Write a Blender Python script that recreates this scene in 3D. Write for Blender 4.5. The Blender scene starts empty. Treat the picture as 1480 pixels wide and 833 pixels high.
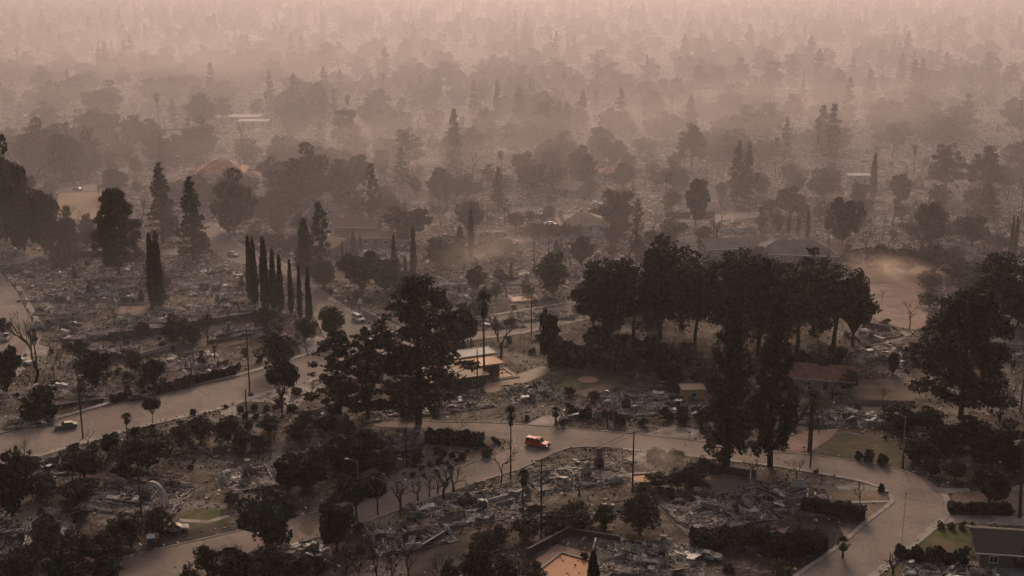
import bpy, bmesh, math, random
import numpy as np
from mathutils import Vector, Matrix, Euler

# ------------------------------------------------------------------ camera, world, sun, exposure
IMW, IMH, FPX, CAMH = 1480.0, 833.0, 1926.0, 107.0
PITCH = math.atan(519.5 / FPX)
scene = bpy.context.scene
col = scene.collection
cam_d = bpy.data.cameras.new('camera'); cam = bpy.data.objects.new('camera', cam_d); col.objects.link(cam)
cam_d.sensor_width = 36.0; cam_d.lens = 36.0 * FPX / IMW; cam_d.clip_start = 1.0; cam_d.clip_end = 20000.0
cam.location = (0, 0, CAMH); cam.rotation_euler = (math.pi / 2 - PITCH, 0, 0)
scene.camera = cam

SUN_EL, SUN_AZ = math.radians(24), math.radians(1)      # azimuth from +Y (ahead), negative = to the left
world = bpy.data.worlds.new('World'); scene.world = world; world.use_nodes = True
wn = world.node_tree.nodes; wl = world.node_tree.links
for n in list(wn): wn.remove(n)
w_out = wn.new('ShaderNodeOutputWorld'); w_bg = wn.new('ShaderNodeBackground'); w_sky = wn.new('ShaderNodeTexSky')
w_mix = wn.new('ShaderNodeMix'); w_mix.data_type = 'RGBA'; w_mix.blend_type = 'MULTIPLY'; w_mix.inputs[0].default_value = 1.0
w_mix.inputs[7].default_value = (1.0, 0.85, 0.745, 1)       # smoke-filtered daylight, even over the whole sky
w_sky.sky_type = 'NISHITA'; w_sky.sun_disc = False; w_sky.sun_elevation = SUN_EL; w_sky.sun_rotation = SUN_AZ
w_sky.dust_density = 6.0; w_sky.air_density = 1.0
w_bg.inputs[1].default_value = 0.10
wl.new(w_sky.outputs[0], w_mix.inputs[6]); wl.new(w_mix.outputs[2], w_bg.inputs[0]); wl.new(w_bg.outputs[0], w_out.inputs[0])
sun_d = bpy.data.lights.new('sun', 'SUN'); sun = bpy.data.objects.new('sun', sun_d); col.objects.link(sun)
sun_d.energy = 1.3; sun_d.angle = math.radians(14); sun_d.color = (1.0, 0.83, 0.715)
sdir = Vector((math.sin(SUN_AZ) * math.cos(SUN_EL), math.cos(SUN_AZ) * math.cos(SUN_EL), math.sin(SUN_EL)))
sun.rotation_euler = sdir.to_track_quat('Z', 'Y').to_euler()
vs = scene.view_settings
vs.view_transform = 'Standard'; vs.look = 'None'; vs.gamma = 1.0; vs.use_curve_mapping = False; vs.exposure = 0.32
cy = scene.cycles
cy.use_denoising = True; cy.max_bounces = 8; cy.diffuse_bounces = 2; cy.glossy_bounces = 2; cy.transmission_bounces = 4
cy.volume_bounces = 4; cy.transparent_max_bounces = 6; cy.sample_clamp_indirect = 4.0
cy.volume_step_rate = 4.0; cy.volume_max_steps = 128

# ------------------------------------------------------------------ pixel -> place
SP, CP = math.sin(PITCH), math.cos(PITCH)
def ray(px, py):
    xc, yc = (px - 740.0) / FPX, -(py - 416.5) / FPX
    return Vector((xc, CP + yc * SP, -SP + yc * CP))
def P(px, py, z=0.0):
    d = ray(px, py); t = (z - CAMH) / d.z
    return Vector((d.x * t, d.y * t, z))
def ppm(p):
    return FPX / (p[1] * CP - (p[2] - CAMH) * SP)
def ztop(p, py):                                            # height at which the upright over p meets pixel row py
    k = -(py - 416.5) / FPX
    return CAMH + p[1] * (k * CP - SP) / (CP + k * SP)

# ------------------------------------------------------------------ mesh builder
class MB:
    def __init__(s): s.v = []; s.f = []; s.t = []; s.n = 0
    def add(s, v, f, t=0.5):
        v = np.asarray(v, dtype=np.float64).reshape(-1, 3); f = np.asarray(f, dtype=np.int64)
        s.v.append(v); s.f.append(f + s.n); s.n += len(v)
        s.t.append(np.broadcast_to(np.asarray(t, dtype=np.float64), (len(f),)).copy())
    def mesh(s, name, mat, smooth=False):
        me = bpy.data.meshes.new(name)
        if s.v:
            v = np.concatenate(s.v); me.vertices.add(len(v)); me.vertices.foreach_set('co', v.astype(np.float32).ravel())
            loops = np.concatenate([f.ravel() for f in s.f]); sizes = np.concatenate([np.full(len(f), f.shape[1]) for f in s.f])
            starts = np.concatenate([[0], np.cumsum(sizes)[:-1]])
            me.loops.add(len(loops)); me.loops.foreach_set('vertex_index', loops.astype(np.int32))
            me.polygons.add(len(sizes)); me.polygons.foreach_set('loop_start', starts.astype(np.int32))
            me.polygons.foreach_set('loop_total', sizes.astype(np.int32))
            me.polygons.foreach_set('use_smooth', np.full(len(sizes), smooth, dtype=bool))
            me.update(calc_edges=True)
            a = me.attributes.new('tint', 'FLOAT', 'FACE'); a.data.foreach_set('value', np.concatenate(s.t).astype(np.float32))
        me.materials.append(mat)
        return me
    # -- shapes
    def box(s, c, size, rz=0.0, t=0.5, tilt=None):
        sx, sy, sz = [q / 2 for q in size]
        v = np.array([[x, y, z] for z in (-sz, sz) for x, y in ((-sx, -sy), (sx, -sy), (sx, sy), (-sx, sy))])
        R = np.array(Euler((tilt[0], tilt[1], rz) if tilt else (0, 0, rz)).to_matrix())
        s.add(v @ R.T + np.array(c), [[0, 3, 2, 1], [4, 5, 6, 7], [0, 1, 5, 4], [1, 2, 6, 5], [2, 3, 7, 6], [3, 0, 4, 7]], t)
    def prism(s, poly, z0, z1, t=0.5):                      # convex or quad polygon in plan
        n = len(poly); v = [(x, y, z0) for x, y in poly] + [(x, y, z1) for x, y in poly]
        s.add(v, [[i, (i + 1) % n, n + (i + 1) % n, n + i] for i in range(n)], t)
        s.f.append(np.array([[s.n - n + i for i in range(n)]])); s.t.append(np.array([t if np.isscalar(t) else 0.5]))
    def tube(s, pts, rad, n=6, t=0.5, cap=True):
        pts = np.asarray(pts, float); m = len(pts); rad = np.broadcast_to(np.asarray(rad, float), (m,))
        d = np.gradient(pts, axis=0); d /= np.linalg.norm(d, axis=1, keepdims=True) + 1e-9
        ref = np.where(np.abs(d[:, 2:3]) > 0.9, np.array([[1.0, 0, 0]]), np.array([[0, 0, 1.0]]))
        a = np.cross(d, ref); a /= np.linalg.norm(a, axis=1, keepdims=True) + 1e-9; b = np.cross(d, a)
        ang = np.arange(n) * 2 * math.pi / n
        ring = pts[:, None] + rad[:, None, None] * (np.cos(ang)[None, :, None] * a[:, None] + np.sin(ang)[None, :, None] * b[:, None])
        f = [[k * n + i, k * n + (i + 1) % n, (k + 1) * n + (i + 1) % n, (k + 1) * n + i] for k in range(m - 1) for i in range(n)]
        s.add(ring.reshape(-1, 3), f, t)
        if cap:
            b0 = s.n - n
            s.f.append(np.array([[b0 + i for i in range(n)]])); s.t.append(np.array([t if np.isscalar(t) else 0.5]))
    def quads(s, c, a, b, t):                               # c +- a +- b
        c, a, b = np.asarray(c), np.asarray(a), np.asarray(b)
        v = np.stack([c - a - b, c + a - b, c + a + b, c - a + b], 1).reshape(-1, 3)
        s.add(v, np.arange(len(c) * 4).reshape(-1, 4), t)
    def boxes(s, c, size, R, t):
        k = np.array([[x, y, z] for z in (-.5, .5) for x, y in ((-.5, -.5), (.5, -.5), (.5, .5), (-.5, .5))])
        v = k[None] * size[:, None, :]
        v = np.einsum('nij,nkj->nki', R, v) + c[:, None, :]
        f = np.array([[0, 3, 2, 1], [4, 5, 6, 7], [0, 1, 5, 4], [1, 2, 6, 5], [2, 3, 7, 6], [3, 0, 4, 7]])
        F = (np.arange(len(c)) * 8)[:, None, None] + f[None]
        s.add(v.reshape(-1, 3), F.reshape(-1, 4), np.repeat(t, 6))

def unit(rng, n):
    v = rng.normal(size=(n, 3)); return v / (np.linalg.norm(v, axis=1, keepdims=True) + 1e-9)
def rotmats(rng, n, tilt):                                  # random spin about z, small random tilt
    rz = rng.uniform(0, 2 * math.pi, n); rx = rng.normal(0, tilt, n); ry = rng.normal(0, tilt, n)
    cz, sz, cx, sx, c2, s2 = np.cos(rz), np.sin(rz), np.cos(rx), np.sin(rx), np.cos(ry), np.sin(ry)
    o, z = np.ones(n), np.zeros(n)
    Rz = np.stack([cz, -sz, z, sz, cz, z, z, z, o], 1).reshape(-1, 3, 3)
    Rx = np.stack([o, z, z, z, cx, -sx, z, sx, cx], 1).reshape(-1, 3, 3)
    Ry = np.stack([c2, z, s2, z, o, z, -s2, z, c2], 1).reshape(-1, 3, 3)
    return Rz @ Rx @ Ry

# ------------------------------------------------------------------ objects
def link(name, data, parent=None, loc=None, rz=None, scale=None):
    o = bpy.data.objects.new(name, data); col.objects.link(o)
    if parent is not None: o.parent = parent
    if loc is not None: o.location = loc
    if rz is not None: o.rotation_euler = (0, 0, rz)
    if scale is not None: o.scale = scale
    return o
def tag(o, label=None, cat=None, group=None, kind=None):
    if label: o['label'] = label
    if cat: o['category'] = cat
    if group: o['group'] = group
    if kind: o['kind'] = kind
    return o
def thing(name, label, cat, loc, rz=0.0, group=None, scale=None):
    return tag(link(name, None, None, loc, rz, scale), label, cat, group)
def struct(name, mb, mat, smooth=False):
    return tag(link(name, mb.mesh(name, mat, smooth)), kind='structure')

# ------------------------------------------------------------------ materials
def rgba(c): return (c[0], c[1], c[2], 1.0)
def mat_new(name, rough=0.85, spec=0.25, metal=0.0):
    m = bpy.data.materials.new(name); m.use_nodes = True
    b = m.node_tree.nodes['Principled BSDF']; b.inputs['Roughness'].default_value = rough
    b.inputs['Metallic'].default_value = metal
    b.inputs['Specular IOR Level'].default_value = spec
    return m, m.node_tree.nodes, m.node_tree.links, b
def ramp(nodes, stops, interp='LINEAR'):
    r = nodes.new('ShaderNodeValToRGB'); e = r.color_ramp; e.interpolation = interp
    while len(e.elements) > 1: e.elements.remove(e.elements[-1])
    e.elements[0].position = stops[0][0]; e.elements[0].color = rgba(stops[0][1])
    for p, c in stops[1:]:
        k = e.elements.new(p); k.color = rgba(c)
    return r
def noise(nodes, links, coord, scale, detail=4.0, rough=0.6, stretch=None):
    t = nodes.new('ShaderNodeTexNoise'); t.inputs['Scale'].default_value = scale
    t.inputs['Detail'].default_value = detail; t.inputs['Roughness'].default_value = rough
    if stretch:
        mp = nodes.new('ShaderNodeMapping'); mp.inputs['Scale'].default_value = stretch
        links.new(coord, mp.inputs[0]); coord = mp.outputs[0]
    links.new(coord, t.inputs['Vector'])
    return t.outputs['Fac']
def mix(nodes, links, fac, a, b, blend='MIX'):
    m = nodes.new('ShaderNodeMix'); m.data_type = 'RGBA'; m.blend_type = blend
    for i, q in ((0, fac), (6, a), (7, b)):
        if hasattr(q, 'links') or isinstance(q, bpy.types.NodeSocket): links.new(q, m.inputs[i])
        elif i == 0: m.inputs[0].default_value = q
        else: m.inputs[i].default_value = rgba(q)
    return m.outputs[2]
def geo_pos(nodes): return nodes.new('ShaderNodeNewGeometry').outputs['Position']
def bump(nodes, links, b, h, strength=0.4, dist=0.1):
    k = nodes.new('ShaderNodeBump'); k.inputs['Strength'].default_value = strength; k.inputs['Distance'].default_value = dist
    links.new(h, k.inputs['Height']); links.new(k.outputs[0], b.inputs['Normal'])

def m_noise(name, c1, c2, scale=1.0, rough=0.85, spec=0.25, c3=None, scale2=0.12, metal=0.0, bmp=0.3):
    m, n, l, b = mat_new(name, rough, spec, metal); p = geo_pos(n)
    f = noise(n, l, p, scale); r = ramp(n, [(0.32, c1), (0.68, c2)]); l.new(f, r.inputs[0]); c = r.outputs[0]
    if c3:
        f2 = noise(n, l, p, scale2, 3.0); r2 = ramp(n, [(0.45, (0, 0, 0)), (0.62, (1, 1, 1))]); l.new(f2, r2.inputs[0])
        c = mix(n, l, r2.outputs[0], c, c3)
    l.new(c, b.inputs['Base Color'])
    if bmp: bump(n, l, b, f, bmp, 0.08)
    return m
def m_tint(name, stops, rough=0.85, spec=0.2, objvar=0.0, interp='LINEAR', metal=0.0, nz=0.0):
    m, n, l, b = mat_new(name, rough, spec, metal)
    at = n.new('ShaderNodeAttribute'); at.attribute_name = 'tint'; fac = at.outputs['Fac']
    r = ramp(n, stops, interp); l.new(fac, r.inputs[0]); c = r.outputs[0]
    if nz:
        f = noise(n, l, geo_pos(n), nz, 3.0); r2 = ramp(n, [(0.3, (0.55, 0.55, 0.55)), (0.7, (1.25, 1.22, 1.18))]); l.new(f, r2.inputs[0])
        c = mix(n, l, 1.0, c, r2.outputs[0], 'MULTIPLY')
    if objvar:
        oi = n.new('ShaderNodeObjectInfo'); r3 = ramp(n, [(0.0, (1 - objvar, 1 - objvar * .9, 1 - objvar * .9)), (0.5, (1, 1, 1)), (1.0, (1 + objvar, 1 + objvar * .55, 1 + objvar * .3))])
        l.new(oi.outputs['Random'], r3.inputs[0]); c = mix(n, l, 1.0, c, r3.outputs[0], 'MULTIPLY')
    l.new(c, b.inputs['Base Color'])
    return m

MT = {}
MT['leaf'] = m_tint('leaf_green', [(0, (.034, .034, .023)), (.6, (.068, .065, .044)), (1, (.12, .11, .075))], .8, .15, .35)
MT['leaf_dark'] = m_tint('leaf_dark', [(0, (.016, .018, .011)), (.6, (.038, .040, .023)), (1, (.075, .072, .042))], .8, .15, .25)
MT['leaf_brown'] = m_tint('leaf_scorched', [(0, (.042, .031, .023)), (.6, (.088, .066, .048)), (1, (.155, .118, .085))], .85, .1, .35)
MT['leaf_olive'] = m_tint('leaf_olive', [(0, (.05, .05, .03)), (.6, (.085, .083, .05)), (1, (.13, .12, .075))], .8, .15, .25)
MT['grass_tuft'] = m_tint('grass_dry', [(0, (.030, .024, .018)), (.5, (.065, .050, .036)), (1, (.12, .092, .064))], .9, .1)
MT['bark'] = m_tint('bark', [(0, (.028, .021, .017)), (1, (.075, .056, .044))], .9, .1, .3, nz=1.5)
MT['char'] = m_tint('charred_bark', [(0, (.022, .018, .016)), (1, (.06, .047, .04))], .9, .1, .3, nz=1.5)
MT['palm_bark'] = m_tint('palm_bark', [(0, (.05, .038, .03)), (1, (.11, .085, .065))], .9, .1, .2, nz=3.0)
MT['debris'] = m_tint('rubble', [(0, (.018, .015, .013)), (.2, (.05, .04, .034)), (.38, (.145, .112, .092)), (.58, (.29, .238, .205)), (.76, (.48, .415, .365)), (.93, (.70, .635, .575)), (1, (.26, .11, .06))], .85, .2, .12, nz=2.5)
MT['ash'] = m_noise('mottled_ash', (.055, .044, .037), (.44, .38, .33), 2.2, .95, .1, (.10, .078, .064), .45, bmp=.8)
MT['slab'] = m_noise('burnt_slab', (.14, .117, .10), (.27, .235, .205), 0.7, .9, .2, (.045, .037, .032), .22)
MT['plaster'] = m_noise('sooty_plaster', (.20, .17, .145), (.36, .315, .27), 0.9, .9, .2, (.09, .072, .06), .6)
MT['pale'] = m_noise('pale_render', (.42, .37, .32), (.56, .50, .44), 0.6, .85, .2, (.25, .21, .18), .5)
MT['brick'] = m_noise('sooty_brick', (.11, .075, .058), (.19, .14, .11), 3.0, .9, .15, (.05, .04, .034), .8)
MT['sheet'] = m_noise('scorched_sheet', (.30, .27, .245), (.58, .53, .48), 1.2, .6, .35, (.16, .12, .095), .9)
MT['beam'] = m_noise('charred_beam', (.02, .017, .015), (.05, .04, .035), 2.0, .9, .1)
MT['concrete'] = m_noise('concrete', (.24, .20, .175), (.34, .295, .255), 0.35, .9, .2, (.14, .117, .10), .18, bmp=.15)
MT['walk'] = m_noise('walk_concrete', (.29, .245, .21), (.40, .345, .295), 0.5, .9, .2, (.22, .18, .15), .3, bmp=.1)
MT['white'] = m_noise('white_paint', (.55, .50, .45), (.68, .63, .57), 1.0, .5, .3)
MT['ash_wall'] = m_noise('block_wall', (.09, .073, .062), (.165, .135, .115), 1.3, .9, .15, (.05, .04, .034), .5)
MT['wood'] = m_noise('weathered_wood', (.055, .04, .031), (.10, .075, .058), 2.0, .9, .15)
MT['pole'] = m_noise('pole_wood', (.035, .026, .021), (.06, .045, .036), 2.0, .9, .15)
MT['steel'] = m_noise('galvanised', (.20, .18, .165), (.29, .265, .24), 1.0, .5, .4, metal=.3)
MT['dark'] = m_noise('dark_metal', (.018, .016, .015), (.03, .027, .024), 2.0, .6, .3)
MT['glass'] = m_noise('dark_glass', (.012, .012, .012), (.02, .02, .02), 1.0, .3, .35, bmp=0)
MT['rubber'] = m_noise('tyre', (.012, .011, .010), (.02, .018, .017), 3.0, .9, .1, bmp=0)
MT['tile_red'] = m_noise('red_tile', (.40, .15, .075), (.52, .22, .11), 1.2, .85, .2, (.22, .105, .07), .3)
MT['tile_rust'] = m_noise('rust_tile', (.22, .095, .06), (.31, .14, .09), 1.2, .85, .2, (.17, .09, .06), .4)
MT['tile_brown'] = m_noise('brown_tile', (.15, .08, .055), (.21, .12, .08), 1.2, .85, .2)
MT['shingle'] = m_noise('grey_shingle', (.10, .088, .078), (.16, .14, .122), 1.5, .9, .2, (.085, .07, .06), .25)
MT['shingle_dark'] = m_noise('charcoal_shingle', (.035, .033, .032), (.055, .051, .049), 2.5, .9, .2)
MT['tan_roof'] = m_noise('tan_gravel_roof', (.24, .17, .12), (.33, .24, .17), 0.8, .8, .2)
MT['painted_orange_glow'] = m_noise('painted_orange_glow', (.46, .22, .10), (.58, .30, .15), 0.6, .7, .3)  # orange sky glow on a roof and a shed wall, put into the base colour
MT['white_roof'] = m_noise('white_roof', (.42, .38, .34), (.55, .50, .45), 0.5, .8, .2)
MT['wall_tan'] = m_noise('tan_stucco', (.24, .185, .14), (.32, .25, .19), 0.8, .9, .2)
MT['wall_grey'] = m_noise('grey_stucco', (.10, .088, .078), (.15, .13, .115), 0.8, .9, .2)
MT['water'] = m_noise('pool_water_sky_glow', (.38, .155, .058), (.44, .185, .072), 0.25, .55, .04, bmp=0)  # reflection of the orange sky is put into the water's base colour
MT['field'] = m_noise('dry_field', (.30, .20, .12), (.38, .255, .155), 0.12, .95, .1, (.26, .18, .11), .03)
MT['dirt'] = m_noise('pale_dirt', (.17, .125, .092), (.25, .19, .14), 0.3, .95, .1, (.14, .10, .075), .1)
MT['burnt_dirt'] = m_noise('burnt_dirt', (.045, .036, .03), (.085, .066, .054), 0.35, .95, .1, (.03, .025, .021), .12)
MT['gravel'] = m_noise('gravel_yard', (.13, .10, .078), (.27, .205, .155), 1.6, .95, .1, (.16, .12, .09), .15)
MT['lawn'] = m_noise('lawn', (.050, .058, .022), (.085, .088, .035), 0.6, .95, .1, (.13, .10, .055), .16)
MT['lawn_dull'] = m_noise('dull_lawn', (.055, .050, .028), (.095, .08, .048), 0.6, .95, .1, (.12, .09, .06), .2)
MT['pink_drive'] = m_noise('pink_paving', (.24, .155, .12), (.31, .205, .16), 0.5, .9, .2, (.19, .13, .10), .2)
MT['blue_bin'] = m_noise('blue_plastic', (.03, .05, .09), (.045, .07, .12), 1.0, .5, .4)
MT['red_paint'] = m_noise('red_paint', (.42, .035, .012), (.48, .05, .018), 0.4, .5, .2, bmp=0)
MT['white_car'] = m_noise('white_car_paint', (.46, .43, .40), (.54, .51, .47), 0.4, .55, .15, bmp=0)
MT['silver_car'] = m_noise('silver_car_paint', (.10, .107, .10), (.14, .145, .135), 0.5, .35, .5, metal=.4, bmp=0)
MT['burnt_car'] = m_noise('burnt_car_shell', (.06, .047, .04), (.15, .12, .10), 1.6, .8, .2, (.14, .07, .04), .9, bmp=0)
MT['ashen_car'] = m_noise('ashen_car_shell', (.36, .32, .275), (.46, .41, .36), 1.6, .8, .2, (.13, .10, .085), .7, bmp=0)
MT['head'] = m_noise('headlight', (.8, .76, .7), (.85, .8, .74), 1.0, .1, .6, bmp=0)
MT['tail'] = m_noise('taillight', (.30, .012, .01), (.36, .016, .012), 1.0, .2, .6, bmp=0)
MT['sign_blue'] = m_noise('sign_blue', (.05, .06, .11), (.06, .075, .13), 1.0, .5, .4, bmp=0)
MT['yellow_shrub'] = m_tint('leaf_yellow', [(0, (.08, .07, .02)), (.6, (.15, .125, .035)), (1, (.22, .18, .05))], .8, .15, .15)

def asphalt(name, tone):
    m, n, l, b = mat_new(name, .92, .2); p = geo_pos(n)
    f1 = noise(n, l, p, 0.10, 5.0); f2 = noise(n, l, p, 2.2, 4.0); f3 = noise(n, l, p, 0.5, 6.0, .7)
    r = ramp(n, [(.3, tuple(q * .80 for q in tone)), (.7, tuple(q * 1.16 for q in tone))]); l.new(f1, r.inputs[0])
    r2 = ramp(n, [(.3, (.86, .86, .86)), (.7, (1.1, 1.09, 1.08))]); l.new(f2, r2.inputs[0])
    c = mix(n, l, 1.0, r.outputs[0], r2.outputs[0], 'MULTIPLY')
    r3 = ramp(n, [(.36, (.62, .60, .58)), (.44, (1, 1, 1))]); l.new(f3, r3.inputs[0])
    c = mix(n, l, .55, c, r3.outputs[0], 'MULTIPLY')
    vo = n.new('ShaderNodeTexVoronoi'); vo.feature = 'DISTANCE_TO_EDGE'; vo.inputs['Scale'].default_value = .16; l.new(p, vo.inputs['Vector'])
    r4 = ramp(n, [(0, (.40, .38, .37)), (.016, (.45, .43, .42)), (.026, (1, 1, 1))]); l.new(vo.outputs['Distance'], r4.inputs[0])
    c = mix(n, l, .22, c, r4.outputs[0], 'MULTIPLY')
    v2 = n.new('ShaderNodeTexVoronoi'); v2.inputs['Scale'].default_value = .11; l.new(p, v2.inputs['Vector'])
    r5 = ramp(n, [(0, (.80, .79, .78)), (.35, (.96, .96, .96)), (.75, (1.06, 1.05, 1.05)), (1, (1.16, 1.15, 1.14))], 'CONSTANT'); l.new(v2.outputs['Color'], r5.inputs[0])
    c = mix(n, l, .7, c, r5.outputs[0], 'MULTIPLY')
    l.new(c, b.inputs['Base Color']); bump(n, l, b, f2, .15, .02)
    return m
MT['asphalt'] = asphalt('dusty_asphalt', (.245, .192, .160))

def ground_mat():
    m, n, l, b = mat_new('ground_earth', .95, .1); p = geo_pos(n)
    f1 = noise(n, l, p, .035, 6.0, .65); f2 = noise(n, l, p, .22, 6.0, .7); f3 = noise(n, l, p, 1.6, 5.0, .75)
    r = ramp(n, [(.30, (.024, .019, .016)), (.44, (.050, .039, .031)), (.56, (.088, .067, .052)), (.72, (.165, .130, .105))]); l.new(f2, r.inputs[0])
    r1 = ramp(n, [(.36, (.60, .58, .57)), (.64, (1.5, 1.45, 1.4))]); l.new(f1, r1.inputs[0])
    c = mix(n, l, 1.0, r.outputs[0], r1.outputs[0], 'MULTIPLY')
    r3 = ramp(n, [(.35, (.55, .55, .55)), (.5, (1, 1, 1)), (.68, (1.7, 1.65, 1.6))]); l.new(f3, r3.inputs[0])
    c = mix(n, l, .85, c, r3.outputs[0], 'MULTIPLY')
    f4 = noise(n, l, p, .075, 7.0, .72); r4 = ramp(n, [(.50, (0, 0, 0)), (.60, (1, 1, 1))]); l.new(f4, r4.inputs[0])
    f5 = noise(n, l, p, 3.0, 3.0, .7); r5 = ramp(n, [(.38, (.07, .056, .046)), (.52, (.20, .168, .142)), (.68, (.36, .31, .27))]); l.new(f5, r5.inputs[0])
    c = mix(n, l, r4.outputs[0], c, r5.outputs[0])
    l.new(c, b.inputs['Base Color']); bump(n, l, b, f3, .6, .15)
    return m
MT['ground'] = ground_mat()

# ------------------------------------------------------------------ the setting
g = MB(); g.add([(-4500, -300, 0), (4500, -300, 0), (4500, 9000, 0), (-4500, 9000, 0)], [[0, 1, 2, 3]])
struct('ground', g, MT['ground'])

def smooth_line(pts, step=3.0):
    p = [np.array([q[0], q[1]], float) for q in pts]
    p = [2 * p[0] - p[1]] + p + [2 * p[-1] - p[-2]]
    out = []
    for i in range(1, len(p) - 2):
        a, b, c, d = p[i - 1], p[i], p[i + 1], p[i + 2]
        n = max(2, int(np.linalg.norm(c - b) / step))
        for k in range(n):
            t = k / n
            out.append(.5 * (2 * b + (c - a) * t + (2 * a - 5 * b + 4 * c - d) * t * t + (3 * b - a - 3 * c + d) * t ** 3))
    out.append(p[-2]); return np.array(out)
def resample(l, n):
    s = np.concatenate([[0], np.cumsum(np.linalg.norm(np.diff(l, axis=0), axis=1))]); u = np.linspace(0, s[-1], n)
    return np.stack([np.interp(u, s, l[:, 0]), np.interp(u, s, l[:, 1])], 1)
NO_BUILD = []                                               # plan polygons kept free of scattered things
def inside(poly, x, y):
    c = False; j = len(poly) - 1
    for i in range(len(poly)):
        xi, yi = poly[i]; xj, yj = poly[j]
        if (yi > y) != (yj > y) and x < (xj - xi) * (y - yi) / (yj - yi) + xi: c = not c
        j = i
    return c
def offset(l, d):
    t = np.gradient(l, axis=0); t /= np.linalg.norm(t, axis=1, keepdims=True)
    return l + d * np.stack([-t[:, 1], t[:, 0]], 1)
def strip(name, a, b, z, mat):
    n = 120; a, b = resample(a, n), resample(b, n); m = MB()
    v = [(x, y, z) for x, y in a] + [(x, y, z) for x, y in b]
    m.add(v, [[i, i + 1, n + i + 1, n + i] for i in range(n - 1)])
    return struct(name, m, mat)
def raised(name, l, d0, d1, h, mat, gap=None):              # a kerb or pavement band between two offsets of a line
    a, b = offset(l, d0), offset(l, d1); m = MB()
    segs = [(0, len(l))] if not gap else gap
    for i0, i1 in segs:
        k = i1 - i0; A, B = a[i0:i1], b[i0:i1]
        v = [(x, y, 0.0) for x, y in A] + [(x, y, h) for x, y in A] + [(x, y, h) for x, y in B] + [(x, y, 0.0) for x, y in B]
        f = [[r * k + i, r * k + i + 1, (r + 1) * k + i + 1, (r + 1) * k + i] for r in range(3) for i in range(k - 1)]
        m.add(v, f)
    return struct(name, m, mat)
def px_line(pts, step=3.0): return smooth_line([P(*q) for q in pts], step)
ROADZ = [0.020]
def road(up, lo, kerb_up=True, kerb_lo=True, walk_up=0, walk_lo=0, name='street', mat='asphalt'):
    a, b = px_line(up), px_line(lo); strip(name, a, b, ROADZ[0], MT[mat]); ROADZ[0] += .006
    NO_BUILD.append([tuple(q) for q in offset(a, .5)] + [tuple(q) for q in offset(b, -.5)][::-1])
    # which way is outward for each side
    mid = resample(b, len(a)); t = np.gradient(a, axis=0); nrm = np.stack([-t[:, 1], t[:, 0]], 1)
    s = -1.0 if np.sum(nrm * (mid - a)) > 0 else 1.0
    if kerb_up: raised('kerb', a, s * .0, s * .32, .13, MT['walk'])
    if kerb_lo: raised('kerb', b, -s * .0, -s * .32, .13, MT['walk'])
    if walk_up: raised('pavement', a, s * walk_up, s * (walk_up + 1.5), .10, MT['walk'])
    if walk_lo: raised('pavement', b, -s * walk_lo, -s * (walk_lo + 1.5), .10, MT['walk'])
    return a, b
# curved street (right), the lane that leaves it, the wide street on the left, the sloping street, and the rest
road([(540, 606), (600, 609), (650, 611), (720, 612), (790, 617), (850, 622), (950, 631), (1030, 641), (1110, 653), (1170, 658), (1236, 667), (1291, 677), (1327, 690), (1352, 706), (1366, 729), (1360, 746), (1342, 762), (1312, 787), (1254, 833), (1200, 875)],
     [(540, 616), (600, 619), (650, 622), (720, 633), (823, 645), (901, 648), (1020, 661), (1070, 667), (1123, 673), (1198, 686), (1251, 696), (1286, 711), (1293, 724), (1284, 734), (1251, 759), (1223, 784), (1186, 812), (1155, 833), (1095, 880)], kerb_lo=False, name='curved_street')
raised('kerb', px_line([(901, 648), (1020, 661), (1070, 667), (1123, 673), (1198, 686), (1251, 696), (1286, 711), (1293, 724), (1284, 734), (1251, 759), (1223, 784), (1186, 812), (1155, 833), (1095, 880)]), 0, -.9, .13, MT['walk'])
raised('pavement', px_line([(1352, 706), (1366, 729), (1360, 746), (1342, 762), (1312, 787), (1254, 833), (1200, 875)]), .32, 1.5, .10, MT['walk'])
road([(745, 632), (738, 647), (700, 662), (667, 675), (584, 699), (520, 722), (440, 745), (350, 767), (176, 807), (40, 845)],
     [(880, 646), (823, 647), (785, 662), (747, 679), (680, 700), (600, 728), (520, 757), (430, 785), (330, 820), (220, 860)], name='lane')
road([(-60, 646), (0, 631), (106, 603), (191, 580), (353, 545), (461, 512), (560, 488), (640, 470), (740, 455), (840, 438)],
     [(-60, 690), (55, 656), (113, 639), (232, 607), (302, 592), (370, 571), (453, 546), (560, 515), (660, 492), (750, 480), (860, 456)], walk_up=1.6, walk_lo=.4, name='wide_street')
road([(482, 506), (471, 488), (453, 450), (430, 410), (395, 390), (330, 376), (296, 352), (283, 326)],
     [(575, 486), (546, 474), (496, 447), (458, 421), (441, 405), (405, 382), (352, 360), (325, 340), (305, 322)], walk_lo=.4, name='sloping_street')
road([(-70, 520), (-45, 470), (-40, 430), (-50, 395)], [(10, 545), (40, 500), (44, 470), (33, 445), (20, 420), (0, 396)], walk_lo=1.2, name='side_street')
road([(-40, 379), (75, 367), (200, 362), (300, 357)], [(-40, 390), (75, 376), (200, 371), (300, 366)], kerb_up=False, name='cross_street')
road([(60, 268), (120, 267.5), (190, 266)], [(60, 278), (120, 277), (190, 275)], kerb_up=False, name='far_street')
road([(1232, 520), (1262, 502), (1306, 478)], [(1246, 526), (1276, 506), (1316, 483)], kerb_up=False, name='alley')
road([(980, 313), (1040, 310), (1100, 306)], [(985, 322), (1045, 319), (1105, 314)], kerb_up=False, kerb_lo=False, name='far_lane')

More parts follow.
